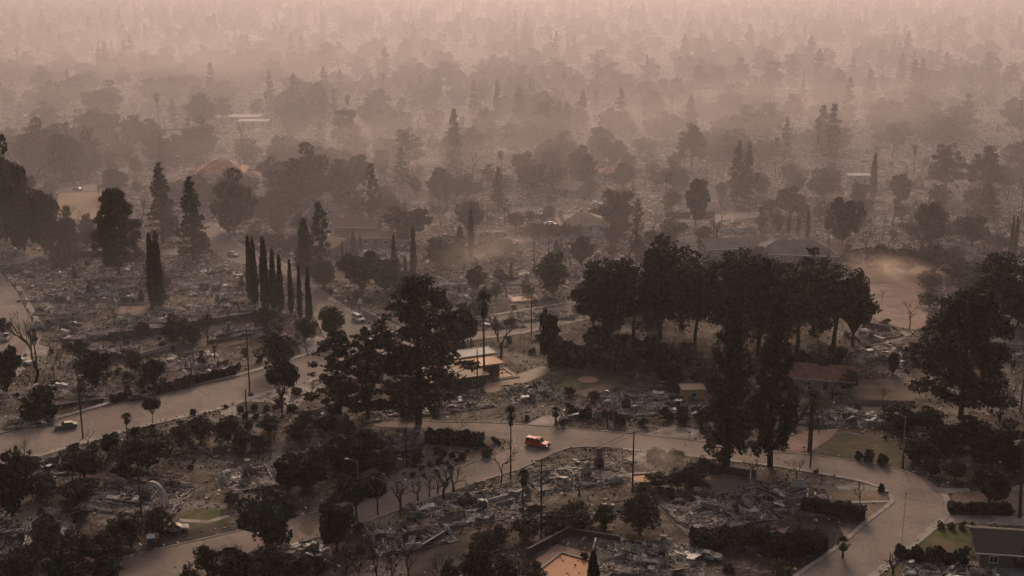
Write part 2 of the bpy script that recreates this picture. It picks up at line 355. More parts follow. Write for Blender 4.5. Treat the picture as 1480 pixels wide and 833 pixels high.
PATCHZ = [0.008]
def patch(name, pts, mat, h=None, clear=True, wig=0.0, seed=0):
    q = px_line(pts + [pts[0]], 2.0)[:-1] if wig else np.array([P(*k)[:2] for k in pts])
    if wig:
        rng = np.random.default_rng(seed); q = q + rng.normal(0, wig, q.shape)
    z = PATCHZ[0] if h is None else h; PATCHZ[0] += .0007
    bm = bmesh.new(); f = bm.faces.new([bm.verts.new((x, y, z)) for x, y in q]); bmesh.ops.triangulate(bm, faces=[f])
    bmesh.ops.recalc_face_normals(bm, faces=bm.faces[:])
    if bm.faces[:] and bm.faces[0].normal.z < 0 if bm.faces else False: bmesh.ops.reverse_faces(bm, faces=bm.faces[:])
    me = bpy.data.meshes.new(name); bm.to_mesh(me); bm.free(); me.materials.append(MT[mat])
    o = tag(link(name, me), kind='structure')
    if clear: NO_BUILD.append([tuple(k) for k in q])
    return o
patch('dry_field', [(84, 279), (152, 277), (156, 316), (130, 320), (82, 312)], 'field')
patch('bare_lot', [(1232, 384), (1300, 380), (1372, 388), (1366, 408), (1300, 414), (1238, 412)], 'dirt', wig=.4)
patch('pink_lot', [(1254, 412), (1336, 410), (1342, 440), (1330, 474), (1280, 468), (1256, 452)], 'pink_drive', wig=.3)
patch('tan_yard', [(1220, 556), (1262, 549), (1322, 550), (1324, 578), (1260, 582), (1220, 576)], 'dirt', wig=.9)
patch('lawn', [(1180, 652), (1212, 630), (1262, 632), (1300, 650), (1296, 672), (1230, 662)], 'lawn_dull', wig=.3)
patch('driveway', [(1122, 648), (1132, 636), (1168, 622), (1212, 620), (1200, 634), (1176, 650), (1150, 654)], 'pink_drive')
patch('lawn', [(1345, 764), (1400, 758), (1432, 760), (1420, 800), (1392, 806), (1316, 802), (1318, 790)], 'lawn')
patch('lawn', [(1292, 812), (1330, 808), (1345, 820), (1330, 850), (1262, 850)], 'lawn')
patch('driveway', [(1345, 758), (1362, 744), (1480, 746), (1540, 748), (1540, 764), (1430, 758), (1400, 756)], 'concrete')
patch('driveway', [(1312, 806), (1400, 812), (1520, 812), (1520, 838), (1420, 834), (1340, 828), (1300, 818)], 'concrete')
patch('driveway', [(1362, 706), (1400, 706), (1402, 711), (1366, 714)], 'walk')
patch('drive_apron', [(1366, 664), (1402, 662), (1404, 674), (1368, 676)], 'concrete')
patch('lawn', [(1368, 676), (1440, 674), (1470, 684), (1440, 694), (1372, 694)], 'lawn_dull', wig=.2)
patch('driveway', [(1455, 706), (1500, 694), (1500, 708), (1460, 712)], 'walk')
patch('dry_yard', [(1375, 714), (1480, 708), (1500, 740), (1420, 742), (1376, 728)], 'dirt', wig=.2)
patch('dry_yard', [(1190, 712), (1268, 708), (1288, 716), (1282, 725), (1200, 723)], 'dirt')
patch('path', [(1186, 725), (1288, 723.5), (1288, 726), (1186, 728.5)], 'walk', h=.03)
patch('dry_yard', [(1240, 729), (1286, 727), (1280, 736), (1256, 752), (1236, 742)], 'dirt')
patch('driveway', [(1208, 703), (1272, 702), (1274, 709), (1212, 708)], 'concrete', h=.034)
patch('driveway', [(1110, 768), (1180, 755), (1232, 764), (1222, 778), (1150, 772), (1110, 778)], 'pink_drive')
patch('burnt_yard', [(1140, 762), (1200, 752), (1222, 772), (1190, 800), (1120, 800)], 'burnt_dirt', wig=.3)
patch('gravel_yard', [(600, 655), (640, 640), (700, 652), (732, 640), (730, 652), (664, 676), (588, 698), (560, 690), (575, 668)], 'gravel', wig=.3, clear=False)
patch('path', [(540, 692), (575, 688), (588, 700), (556, 708)], 'concrete', clear=False)
patch('burnt_yard', [(480, 640), (590, 626), (612, 650), (580, 680), (500, 690), (440, 690)], 'burnt_dirt', wig=.5, clear=False)
patch('dirt_yard', [(600, 790), (640, 775), (700, 776), (706, 800), (660, 833), (590, 833)], 'burnt_dirt', wig=.4)
patch('driveway', [(900, 664), (935, 652), (960, 657), (930, 668)], 'concrete')
patch('driveway', [(932, 628), (972, 614), (1012, 622), (996, 636)], 'concrete')
patch('driveway', [(758, 615), (784, 602), (812, 600), (798, 618)], 'walk')
patch('lawn', [(815, 545), (870, 533), (900, 545), (880, 562), (835, 572), (812, 562)], 'lawn_dull', wig=.3)
patch('path', [(834, 567), (870, 556), (900, 556), (874, 566), (846, 575)], 'dirt', h=.05, clear=False)
patch('pool_terrace', [(905, 700), (925, 684), (955, 684), (965, 692), (958, 706), (912, 706)], 'dirt')
patch('yard', [(1010, 692), (1060, 684), (1092, 690), (1090, 706), (1040, 712)], 'dirt', wig=.2)
patch('path', [(430, 765), (452, 730), (470, 720), (478, 726), (462, 750), (450, 775)], 'gravel', wig=.2, clear=False)
patch('lawn', [(262, 745), (288, 735), (325, 738), (318, 750), (268, 752)], 'lawn')
patch('path', [(258, 750), (300, 752.5), (330, 744), (332, 748), (300, 756.5), (262, 754.5)], 'walk', h=.04)
patch('lawn', [(270, 756), (326, 752), (330, 760), (290, 766), (262, 762)], 'lawn')
patch('garden_bed', [(240, 772), (330, 756), (348, 764), (230, 792)], 'burnt_dirt', wig=.2, clear=False)
patch('paved_corner', [(318, 594), (372, 574), (440, 552), (470, 556), (440, 582), (380, 600), (330, 604)], 'concrete', wig=.2, clear=False)
patch('garden_bed', [(340, 588), (352, 582), (392, 582), (404, 590), (380, 600), (352, 598)], 'burnt_dirt', wig=.2, h=.06)
patch('driveway', [(432, 500), (452, 484), (470, 490), (462, 506), (436, 512)], 'walk')
patch('driveway', [(30, 500), (56, 498), (80, 506), (66, 514), (40, 516)], 'concrete')
patch('dry_yard', [(300, 486), (360, 476), (372, 488), (330, 500), (290, 498)], 'dirt', wig=.3)
patch('dirt_yard', [(170, 440), (240, 436), (244, 464), (200, 474), (170, 462)], 'pink_drive', wig=.4, clear=False)
patch('dry_verge', [(34, 378), (160, 366), (170, 352), (110, 345), (30, 362)], 'dirt', wig=.5, clear=False)
patch('driveway', [(640, 560), (700, 548), (716, 556), (668, 572)], 'concrete')
patch('terrace', [(696, 560), (770, 534), (790, 530), (792, 540), (738, 560), (704, 568)], 'tan_roof', wig=.1)
patch('dry_yard', [(640, 310), (664, 300), (672, 308), (652, 318)], 'dirt', wig=.3)

# the haze itself
hz = MB(); hz.box((0, 3600, 60 - 1.0), (8400, 7600, 122)); hz_me = hz.mesh('haze', MT['ground'])
hm = bpy.data.materials.new('haze_air'); hm.use_nodes = True; hn = hm.node_tree.nodes; hn.remove(hn['Principled BSDF'])
pv = hn.new('ShaderNodeVolumePrincipled'); pv.inputs['Color'].default_value = (.80, .71, .70, 1); pv.inputs['Density'].default_value = .00008
pv.inputs['Anisotropy'].default_value = .5
hm.node_tree.links.new(pv.outputs[0], hn['Material Output'].inputs['Volume'])
hz_me.materials.clear(); hz_me.materials.append(hm)
haze = tag(link('haze', hz_me), 'thin pinkish smoke haze thickening over the far neighbourhood', 'haze', kind='stuff')

# drifting smoke that lies over the far half of the valley floor and deepens with distance
sb = MB(); ys = [300, 375, 460, 600, 800, 1050, 1400, 1900, 7000]; zs = [-.5, 15, 33, 52, 64, 82, 92, 100, 104]
vv = []
for y, z in zip(ys, zs): vv += [(-4000, y, -.9), (4000, y, -.9), (4000, y, z), (-4000, y, z)]
n_ = len(ys)
ff = [[4 * i + k, 4 * i + (k + 1) % 4, 4 * i + 4 + (k + 1) % 4, 4 * i + 4 + k] for i in range(n_ - 1) for k in range(4)] + [[0, 1, 2, 3], [4 * n_ - 1, 4 * n_ - 2, 4 * n_ - 3, 4 * n_ - 4]]
sb.add(vv, ff); sb_me = sb.mesh('smoke_bank', MT['ground'])
b_ = bmesh.new(); b_.from_mesh(sb_me); bmesh.ops.recalc_face_normals(b_, faces=b_.faces[:]); b_.to_mesh(sb_me); b_.free()
sm = bpy.data.materials.new('smoke_air'); sm.use_nodes = True; sn = sm.node_tree.nodes; sn.remove(sn['Principled BSDF'])
pv2 = sn.new('ShaderNodeVolumePrincipled'); pv2.inputs['Color'].default_value = (.608, .566, .613, 1); pv2.inputs['Density'].default_value = .0018
pv2.inputs['Anisotropy'].default_value = .5
sm.node_tree.links.new(pv2.outputs[0], sn['Material Output'].inputs['Volume'])
sb_me.materials.clear(); sb_me.materials.append(sm)
tag(link('smoke_bank', sb_me), 'bank of pink smoke lying low over the far houses and trees', 'smoke', kind='stuff')

# ------------------------------------------------------------------ plants: prototypes (canonical metres), then copies
R_ = random.Random(7)
def leaves(m, rng, c, size, flat=0.0, lo=0.0, hi=1.0, aspect=1.0):
    n = len(c); nn = unit(rng, n); nn[:, 2] = nn[:, 2] * (1 - flat) + flat * np.sign(nn[:, 2] + 1e-6)
    a = np.cross(nn, unit(rng, n)); a /= np.linalg.norm(a, axis=1, keepdims=True) + 1e-9; b = np.cross(nn, a)
    b /= np.linalg.norm(b, axis=1, keepdims=True) + 1e-9
    s = size * rng.uniform(.55, 1.3, (n, 1))
    m.quads(c, a * s * .5, b * s * .5 * aspect, rng.uniform(lo, hi, n))
def blob(rng, c, r, n, fl=.75, shell=.55):
    q = shell + (1 - shell) * rng.uniform(0, 1, (n, 1)) ** .6
    q = np.where(rng.uniform(0, 1, (n, 1)) < .22, q * rng.uniform(1.0, 1.45, (n, 1)), q)
    d = unit(rng, n) * q * np.array([r, r, r * fl])
    return d + np.array(c)
def limb(m, rng, a, b, r0, r1, n=4, sides=5, sag=.06):
    a, b = np.array(a, float), np.array(b, float); L = np.linalg.norm(b - a)
    t = np.linspace(0, 1, n)[:, None]; pts = a + (b - a) * t
    pts[1:-1] += rng.normal(0, sag * L, (n - 2, 3)) * .6
    m.tube(pts, np.linspace(r0, r1, n), sides, rng.uniform(.2, .9))
    return pts

def proto_broad(seed, H=11.0, W=10.0, nc=22, nl=150, leaf=.5, trunk=.28, mat='leaf', zc=.62, zr=.36, fl=.75):
    rng = np.random.default_rng(seed); tr, cr = MB(), MB()
    top = np.array([rng.normal(0, .2), rng.normal(0, .2), trunk * H])
    tr.tube([(0, 0, -.2), top * .5 + [.1, 0, 0], top], [.035 * H, .026 * H, .022 * H], 7, .5)
    for k in range(nc):
        d = unit(rng, 1)[0]; rr = rng.uniform(.25, 1.0) ** .5 * (1 + .22 * math.sin(math.atan2(d[1], d[0]) * 2 + seed) + .12 * math.sin(math.atan2(d[1], d[0]) * 5 + seed * 2))
        c = np.array([d[0] * W * .38 * rr, d[1] * W * .38 * rr, H * zc + d[2] * H * zr * rr * .85])
        r = W * rng.uniform(.075, .185)
        if c[2] < trunk * H * 1.05: c[2] = trunk * H * 1.05 + r * .3
        limb(tr, rng, top * rng.uniform(.75, 1.0), c, .011 * H, .003 * H)
        leaves(cr, rng, blob(rng, c, r, int(nl * rng.uniform(.6, 1.4)), fl), leaf)
    return tr.mesh('trunk', MT['bark'], True), cr.mesh('crown', MT[mat]), H, W
def proto_shrub(seed, H=2.2, W=3.0, nc=9, nl=70, leaf=.3, mat='leaf_brown'):
    rng = np.random.default_rng(seed); tr, cr = MB(), MB()
    for k in range(nc):
        a = rng.uniform(0, 6.28); q = rng.uniform(.0, .36) * W; r = W * rng.uniform(.13, .22)
        c = np.array([math.cos(a) * q, math.sin(a) * q, max(r * .7, H * rng.uniform(.25, .85) - r * .5)])
        limb(tr, rng, (c[0] * .15, c[1] * .15, -.05), c, .06, .02, 3, 4)
        leaves(cr, rng, blob(rng, c, r, nl, .8), leaf)
    return tr.mesh('stem', MT['bark'], True), cr.mesh('foliage', MT[mat]), H, W
def proto_conifer(seed, H=20.0, W=9.0, levels=20, per=6, leaf=.75, mat='leaf_dark', droop=.18, nl=26):
    rng = np.random.default_rng(seed); tr, cr = MB(), MB()
    tr.tube([(0, 0, -.2), (.1, 0, H * .4), (0, 0, H * .98)], [.022 * H, .014 * H, .002 * H], 7, .5)
    for k in range(levels):
        u = .10 + .88 * (k + rng.uniform(-.3, .3)) / levels; z = u * H
        R = W * .5 * (1 - u) ** .75 * 1.04 + .25
        for j in range(per):
            a = rng.uniform(0, 6.283); L = R * rng.uniform(.65, 1.1)
            if rng.uniform() < .1: continue
            e = np.array([math.cos(a) * L, math.sin(a) * L, z - droop * L])
            tr.tube([(0, 0, z), (e[0] * .5, e[1] * .5, z + .03 * L), e], [.05, .035, .012], 4, .5, False)
            t = rng.uniform(.15, 1.0, (nl, 1)) ** .8
            c = np.array([0, 0, z]) + (e - np.array([0, 0, z])) * t
            side = np.array([-math.sin(a), math.cos(a), 0]); c = c + side * rng.normal(0, .20, (nl, 1)) * L * (1.1 - t * .6) + rng.normal(0, .16, (nl, 3))
            leaves(cr, rng, c, leaf, .45, aspect=.6)
    leaves(cr, rng, np.stack([rng.normal(0, .18, 60), rng.normal(0, .18, 60), rng.uniform(.9, 1.0, 60) * H], 1), leaf * .7)
    return tr.mesh('trunk', MT['bark'], True), cr.mesh('crown', MT[mat]), H, W
def proto_pine(seed, H=28.0, W=14.0, nc=70, nl=150, leaf=.55, low=.16, mat='leaf_dark', top=1.0, power=.55, fl=.62, rr=(.07, .125)):
    rng = np.random.default_rng(seed); tr, cr = MB(), MB()
    lean = rng.normal(0, .25, 2)
    sp = np.array([(0, 0, -.3), (lean[0], lean[1], H * .35), (-lean[0], lean[1], H * .7), (0, 0, H * .96)])
    tr.tube(sp, [.020 * H, .015 * H, .009 * H, .002 * H], 8, .5)
    for k in range(nc):
        u = low + (1 - low) * ((k + rng.uniform()) / nc) ** .92
        prof = (1 - u) ** power * min(1.0, .6 + 1.8 * (u - low))
        R = W * .58 * prof * rng.uniform(.3, 1.12); a = k * 2.4 + rng.normal(0, .5)
        r = W * rng.uniform(*rr) * (.7 + .5 * prof)
        z = min(u * H, H - r * .5); c = np.array([math.cos(a) * R, math.sin(a) * R, z])
        limb(tr, rng, (0, 0, max(.1 * H, z - .10 * H * prof - .02 * H)), c, .0055 * H, .0015 * H, 4, 5, .04)
        leaves(cr, rng, blob(rng, c, r, int(nl * (r / (W * .1)) ** 2 * rng.uniform(.7, 1.2)), fl, .35), leaf, 0, aspect=.55)
    return tr.mesh('trunk', MT['bark'], True), cr.mesh('crown', MT[mat]), H, W
def proto_umbrella(seed, H=20.0, W=15.0, nc=64, nl=105, leaf=.52, mat='leaf_dark', base=.30):
    rng = np.random.default_rng(seed); tr, cr = MB(), MB()
    fork = np.array([rng.normal(0, .5), rng.normal(0, .5), H * rng.uniform(.34, .44)])
    tr.tube([(0, 0, -.2), fork * .5 + [.2, 0, 0], fork], [.024 * H, .019 * H, .016 * H], 8, .5)
    mains = []
    for k in range(5):
        a = k * 1.26 + rng.normal(0, .3); e = np.array([math.cos(a) * W * .2, math.sin(a) * W * .2, H * rng.uniform(.6, .72)])
        limb(tr, rng, fork, e, .011 * H, .007 * H, 5, 6, .05); mains.append(e)
    for k in range(nc):
        a = rng.uniform(0, 6.283); q = rng.uniform(0, 1) ** .5; r = W * rng.uniform(.075, .13)
        z = H * (base + (1 - base) * (rng.uniform(.1, 1.0) if q > .5 else rng.uniform(.35, 1.0)) * math.sqrt(max(0.05, 1 - .8 * q * q)) * (1 + .12 * math.sin(a * 3 + seed))) - r * .4
        c = np.array([math.cos(a) * q * W * .42, math.sin(a) * q * W * .42, z])
        e = min(mains, key=lambda m_: np.linalg.norm(m_ - c)); limb(tr, rng, e, c, .005 * H, .0015 * H, 4, 4, .05)
        leaves(cr, rng, blob(rng, c, r, int(nl * rng.uniform(.7, 1.3)), .6, .4), leaf, .1, aspect=.6)
    return tr.mesh('trunk', MT['bark'], True), cr.mesh('crown', MT[mat]), H, W
def proto_cypress(seed, H=15.0, W=2.4, n=2600, leaf=.42, mat='leaf_dark'):
    rng = np.random.default_rng(seed); tr, cr = MB(), MB()
    tr.tube([(0, 0, -.2), (0, 0, H * .5), (0, 0, H * .95)], [.2, .12, .02], 6, .5)
    u = rng.uniform(.03, 1, n); ang = rng.uniform(0, 6.283, n)
    prof = np.minimum(1.0, .5 + 3.0 * u) * np.clip((1 - u), 0, 1) ** .55 * (1 + .16 * np.sin(ang * 3 + u * 9) + .1 * np.sin(ang * 2 - u * 23))
    R = W * .5 * prof * (.55 + .45 * rng.uniform(0, 1, n) ** .4)
    c = np.stack([np.cos(ang) * R, np.sin(ang) * R, u * H], 1)
    rad = np.stack([np.cos(ang), np.sin(ang), np.zeros(n)], 1); tan = np.stack([-np.sin(ang), np.cos(ang), np.zeros(n)], 1)
    up = np.array([[0, 0, 1.0]]) + rad * .35 + rng.normal(0, .22, (n, 3)); s = leaf * rng.uniform(.6, 1.3, (n, 1))
    cr.quads(c, tan * s * .38 + rad * s * rng.normal(0, .2, (n, 1)), up * s * .75, rng.uniform(0, 1, n))
    return tr.mesh('trunk', MT['bark'], True), cr.mesh('crown', MT[mat]), H, W
def proto_fanpalm(seed, H=14.0, W=3.6, fronds=34, mat='leaf_dark', skirt=True, th=.2):
    rng = np.random.default_rng(seed); tr, cr = MB(), MB()
    b = rng.normal(0, .35, 2); zc = H - 1.4
    tr.tube([(0, 0, -.2), (b[0] * .6, b[1] * .6, H * .3), (b[0], b[1], H * .65), (0, 0, zc)], [th * 1.35, th, th * .85, th * .8], 8, .5)
    for k in range(fronds):
        a = rng.uniform(0, 6.283); el = rng.uniform(-.9, 1.25) if k > fronds * .3 else rng.uniform(.3, 1.4)
        d = np.array([math.cos(a) * math.cos(el), math.sin(a) * math.cos(el), math.sin(el)]); L = W * .5 * rng.uniform(.8, 1.05)
        o = np.array([0, 0, zc]); side = np.array([-math.sin(a), math.cos(a), 0]); nrm = np.cross(d, side)
        hub = o + d * L * .5; cr.quads([(o + hub) / 2], [(hub - o) / 2], [side * .02], [.2])
        for j in range(7):
            w = (j - 3) / 3 * 1.0; dd = d * math.cos(w) + side * math.sin(w); dd = dd - np.array([0, 0, .28 + .1 * abs(w)])
            e = dd / np.linalg.norm(dd) * L * .5; p = np.cross(e, nrm); p /= np.linalg.norm(p) + 1e-9
            cr.quads([hub + e * .5], [e * .5], [p * .085], [rng.uniform(.2, 1)])
    if skirt:
        n = 160; ang = rng.uniform(0, 6.283, n); z = zc - rng.uniform(.1, 1.9, n)
        q = .25 + .38 * rng.uniform(0, 1, n); c = np.stack([np.cos(ang) * q, np.sin(ang) * q, z], 1)
        rad = np.stack([np.cos(ang), np.sin(ang), np.zeros(n)], 1); tan = np.stack([-np.sin(ang), np.cos(ang), np.zeros(n)], 1)
        cr.quads(c, tan * .10, rad * .18 + np.array([[0, 0, -.45]]), rng.uniform(.2, .9, n))
    return tr.mesh('trunk', MT['palm_bark'], True), cr.mesh('crown', MT[mat]), H, W
def proto_featherpalm(seed, H=9.0, W=8.0, fronds=42, mat='leaf_dark', th=.38):
    rng = np.random.default_rng(seed); tr, cr = MB(), MB(); zc = H * .68
    tr.tube([(0, 0, -.2), (0, 0, zc * .5), (0, 0, zc * .93), (0, 0, zc)], [th * 1.2, th, th * 1.05, th * 1.3], 9, .5)
    for k in range(fronds):
        a = rng.uniform(0, 6.283); el = rng.uniform(-.25, 1.35); L = W * .52 * rng.uniform(.85, 1.1)
        h = np.array([math.cos(a), math.sin(a), 0]); side = np.array([-math.sin(a), math.cos(a), 0]); pts = []
        for q in range(8):
            t = q / 7; pts.append(np.array([0, 0, zc]) + h * L * t * math.cos(el * .8) + np.array([0, 0, 1]) * (L * t * math.sin(el) - .62 * L * t * t))
        pts = np.array(pts); tr2 = np.diff(pts, axis=0)
        for q in range(7):
            mid = (pts[q] + pts[q + 1]) / 2; wid = .75 * math.sin(.35 + 2.6 * (q + .5) / 7) * W * .075
            for sgn in (-1, 1):
                for r in range(3):
                    cc = pts[q] + tr2[q] * (r + .5) / 3; e = side * sgn * wid + tr2[q] * .35 + np.array([0, 0, -.18 * wid])
                    cr.quads([cc + e * .5], [e * .5], [tr2[q] / np.linalg.norm(tr2[q]) * .07], [rng.uniform(.1, 1)])
            cr.quads([mid], [tr2[q] * .5], [side * .03], [.3])
    return tr.mesh('trunk', MT['palm_bark'], True), cr.mesh('crown', MT[mat]), H, W
def proto_bare(seed, H=8.0, W=6.0, depth=5, th=.16, spread=.62, mat='char'):
    rng = np.random.default_rng(seed); tr, br = MB(), MB()
    def grow(p, d, L, r, k):
        e = p + d * L; mid = (p + e) / 2 + rng.normal(0, .07 * L, 3)
        (tr if k == depth else br).tube([p, mid, e], [r, r * .85, r * .68], 6 if k > 3 else 4 if k > 1 else 3, rng.uniform(0, 1), False)
        if k == 0: return
        for j in range(3 if k > 1 and rng.uniform() < .55 else 2):
            ax = unit(rng, 1)[0]; nd = d + ax * spread * rng.uniform(.7, 1.3) + np.array([0, 0, .14]); nd /= np.linalg.norm(nd)
            grow(e - d * L * rng.uniform(0, .25), nd, L * rng.uniform(.62, .86), r * rng.uniform(.52, .70), k - 1)
    grow(np.array([0, 0, -.15]), np.array([rng.normal(0, .06), rng.normal(0, .06), 1.0]), H * .27, th, depth)
    v = np.concatenate(br.v); Hh = v[:, 2].max(); Ww = 2 * np.percentile(np.abs(v[:, :2]), 97)
    return tr.mesh('trunk', MT[mat], True), br.mesh('branches', MT[mat], True), Hh, Ww

PR = {}
PR['broad'] = [proto_broad(11 + i, H=11, W=10, nc=42, nl=125, leaf=.44, mat=m, trunk=.13, zc=.54, zr=.44) for i, m in enumerate(('leaf', 'leaf_dark', 'leaf', 'leaf_brown'))]
PR['broad_dark'] = [proto_broad(31 + i, H=12, W=11, nc=50, nl=140, leaf=.48, mat='leaf_dark', trunk=.1, zc=.52, zr=.46) for i in range(3)]
PR['olive'] = [proto_broad(41 + i, H=9, W=9, nc=40, nl=130, leaf=.36, mat='leaf_olive', trunk=.12, zc=.54, zr=.43) for i in range(2)]
PR['scorched'] = [proto_broad(51 + i, H=8, W=8, nc=36, nl=80, leaf=.30, mat=('leaf_brown', 'leaf_dark', 'leaf_brown')[i], trunk=.07, zc=.5, zr=.46, fl=.7) for i in range(3)]
PR['acacia'] = [proto_broad(61 + i, H=8, W=12, nc=26, nl=150, leaf=.4, mat='leaf_dark', trunk=.42, zc=.82, zr=.14, fl=.5) for i in range(2)]
PR['shrub'] = [proto_shrub(71 + i, mat=m) for i, m in enumerate(('leaf_brown', 'leaf_dark', 'leaf', 'leaf_brown'))]
PR['yshrub'] = [proto_shrub(81, H=1.2, W=2.0, nc=8, nl=60, leaf=.2, mat='yellow_shrub')]
PR['conifer'] = [proto_conifer(91 + i, mat='leaf_dark') for i in range(3)]
PR['tallcon'] = [proto_pine(101 + i, H=30, W=10, nc=150, nl=135, leaf=.46, low=.10, power=.72, rr=(.055, .11), fl=1.2) for i in range(2)]
PR['pine'] = [proto_pine(111 + i, H=28, W=15, nc=170, nl=130, leaf=.5, low=.12, power=.44, rr=(.05, .105)) for i in range(3)]
PR['midpine'] = [proto_pine(121 + i, H=17, W=8, nc=70, nl=85, leaf=.42, low=.10, power=.45, rr=(.06, .13)) for i in range(3)]
PR['bigpine'] = [proto_pine(126, H=26, W=19, nc=120, nl=210, leaf=.55, low=.14, power=.40, rr=(.07, .12))]
PR['umbrella'] = [proto_umbrella(131 + i) for i in range(4)]
PR['grovepine'] = [proto_broad(231 + i, H=20, W=15, nc=66, nl=100, leaf=.5, mat='leaf_dark', trunk=.2, zc=.6, zr=.43, fl=.7) for i in range(4)]
PR['cypress'] = [proto_cypress(141 + i) for i in range(3)]
PR['fatcypress'] = [proto_cypress(145, H=9, W=3.2, n=3600, leaf=.3)]
PR['fanpalm'] = [proto_fanpalm(151 + i) for i in range(3)]
PR['shortpalm'] = [proto_fanpalm(156, H=6, W=4.5, th=.28)]
PR['feather'] = [proto_featherpalm(161 + i) for i in range(2)]
PR['bare'] = [proto_bare(171 + i) for i in range(5)]
PR['barebig'] = [proto_bare(181 + i, H=13, depth=6, th=.3, spread=.5) for i in range(3)]
PR['stub'] = [proto_bare(191 + i, H=5, depth=5, th=.2, spread=.75) for i in range(3)]
PR['far_broad'] = [proto_broad(201 + i, H=13, W=12, nc=34, nl=44, leaf=.85, mat=m, trunk=.08, zc=.52, zr=.46) for i, m in enumerate(('leaf', 'leaf_dark', 'leaf_brown', 'leaf', 'leaf_dark'))]
PR['far_con'] = [proto_conifer(211 + i, H=20, W=9, levels=13, per=5, leaf=1.3, nl=10) for i in range(3)]
KIND = {'broad': ('broadleaf_tree', 'tree'), 'broad_dark': ('evergreen_tree', 'tree'), 'olive': ('olive_tree', 'tree'), 'scorched': ('scorched_tree', 'tree'),
        'acacia': ('flat_topped_tree', 'tree'), 'shrub': ('shrub', 'shrub'), 'yshrub': ('yellow_shrub', 'shrub'), 'conifer': ('cedar_tree', 'tree'), 'tallcon': ('tall_conifer', 'tree'),
        'pine': ('pine_tree', 'tree'), 'midpine': ('pine_tree', 'tree'), 'bigpine': ('pine_tree', 'tree'), 'umbrella': ('umbrella_pine', 'tree'), 'grovepine': ('grove_pine', 'tree'), 'cypress': ('cypress', 'tree'), 'fatcypress': ('cypress', 'tree'),
        'fanpalm': ('fan_palm', 'palm'), 'shortpalm': ('fan_palm', 'palm'), 'feather': ('date_palm', 'palm'), 'bare': ('leafless_tree', 'tree'), 'barebig': ('leafless_tree', 'tree'),
        'stub': ('burned_tree', 'tree'), 'far_broad': ('broadleaf_tree', 'tree'), 'far_con': ('cedar_tree', 'tree')}
SPOTS = []                                                  # (x, y, radius) of placed things, for the scatter to avoid
def plant_at(kind, p, h, w, label, group=None, var=None, rz=None):
    pr = PR[kind]; a, b, H, W = pr[R_.randrange(len(pr)) if var is None else var % len(pr)]
    nm, cat = KIND[kind]
    if kind == 'scorched' and any(q in label for q in ('bush', 'thicket', 'scrub', 'brush')): nm, cat = 'scorched_bush', 'bush'
    o = thing(nm, label, cat, (p[0], p[1], 0), R_.uniform(0, 6.28) if rz is None else rz, group, (w / W, w / W, h / H) )
    link(a.name.split('.')[0], a, o); link(b.name.split('.')[0], b, o)
    SPOTS.append((p[0], p[1], max(.5, w * .3)))
    return o
def plant(kind, px, yb, yt, w, label, group=None, var=None):
    p = P(px, yb); h = ztop(p, yt); return plant_at(kind, p, h, w / ppm(p), label, group, var)
def plants(kind, rows, label, group):
    for r in rows: plant(kind, r[0], r[1], r[2], r[3], label, group, r[4] if len(r) > 4 else None)

# ---- big named trees
plant('pine', 605, 612, 400, 150, 'tall broad pine towering above the flat-roofed house by the junction', None, 0)
plant('midpine', 532, 606, 476, 84, 'middle-sized dark pine close to the tall broad pine, with pointed top', None, 0)
plant('midpine', 490, 600, 478, 92, 'dark pine with rounded top between the flat-topped acacia and the tall pine', None, 1)
plant('acacia', 408, 606, 527, 64, 'thin flat-topped tree on the corner of the wide street', None, 0)
plant('tallcon', 1050, 672, 426, 94, 'tall dark conifer beside the curved street, broader of the pair', None, 0)
plant('tallcon', 1113, 674, 428, 74, 'tall dark conifer beside the curved street, narrower of the pair', None, 1)
plant('bigpine', 1388, 606, 418, 146, 'huge rounded dark pine behind the street lamp of the curved street', None, 0)
plant('umbrella', 1440, 478, 364, 104, 'dark spreading umbrella pine at the edge of the pink bare lot', None, 1)
plants('umbrella', [(872, 496, 362, 96), (912, 508, 374, 92), (1004, 512, 370, 100), (1048, 494, 352, 116), (1150, 524, 366, 112), (1204, 508, 372, 116), (1080, 482, 360, 96), (892, 474, 378, 84), (1122, 486, 378, 88)],
       'flat-crowned dark pine in the dense grove behind the burned lots', 'flat-crowned pines of the dense grove')
plants('grovepine', [(954, 490, 352, 92), (1096, 514, 372, 90), (1232, 500, 396, 60), (985, 476, 366, 84), (1174, 482, 374, 90), (858, 482, 386, 50)],
       'round-crowned dark pine in the dense grove behind the burned lots', 'round-crowned pines of the dense grove')
plants('umbrella', [(1365, 283, 207, 58), (1421, 286, 209, 52)], 'flat-topped umbrella pine standing high over hazy burned lots', 'pair of hazy umbrella pines')
plant('conifer', 1424, 312, 262, 52, 'short spreading cedar under the pair of hazy umbrella pines')
plant('feather', 1170, 652, 546, 62, 'date palm with full drooping crown beside the pink driveway', None, 0)
plant('fanpalm', 738, 692, 588, 19, 'slender fan palm at the corner where the lane leaves the curved street', None, 0)
plant('fanpalm', 700, 556, 424, 28, 'very tall fan palm beside the flat-roofed house', None, 1)
plant('fanpalm', 724, 262, 219, 15, 'hazy fan palm with round head above a dark cedar')
plant('fanpalm', 1474, 748, 628, 40, 'tall fan palm beside the grey-roofed house', None, 2)
plant('fanpalm', 757, 762, 680, 24, 'scorched fan palm in front of the rubble beside the lane', None, 1)
plant('fanpalm', 206, 762, 618, 20, 'thin curved palm rising out of the ruin with the arched wall', None, 2)
plant('shortpalm', 803, 612, 590, 22, 'short palm standing at the driveway north of the junction')
plant('shortpalm', 1218, 806, 780, 26, 'withered short palm by the ash-white wrecked car')
plant('fanpalm', 187, 656, 598, 20, 'fan palm beside the wide street near the leaning tree')
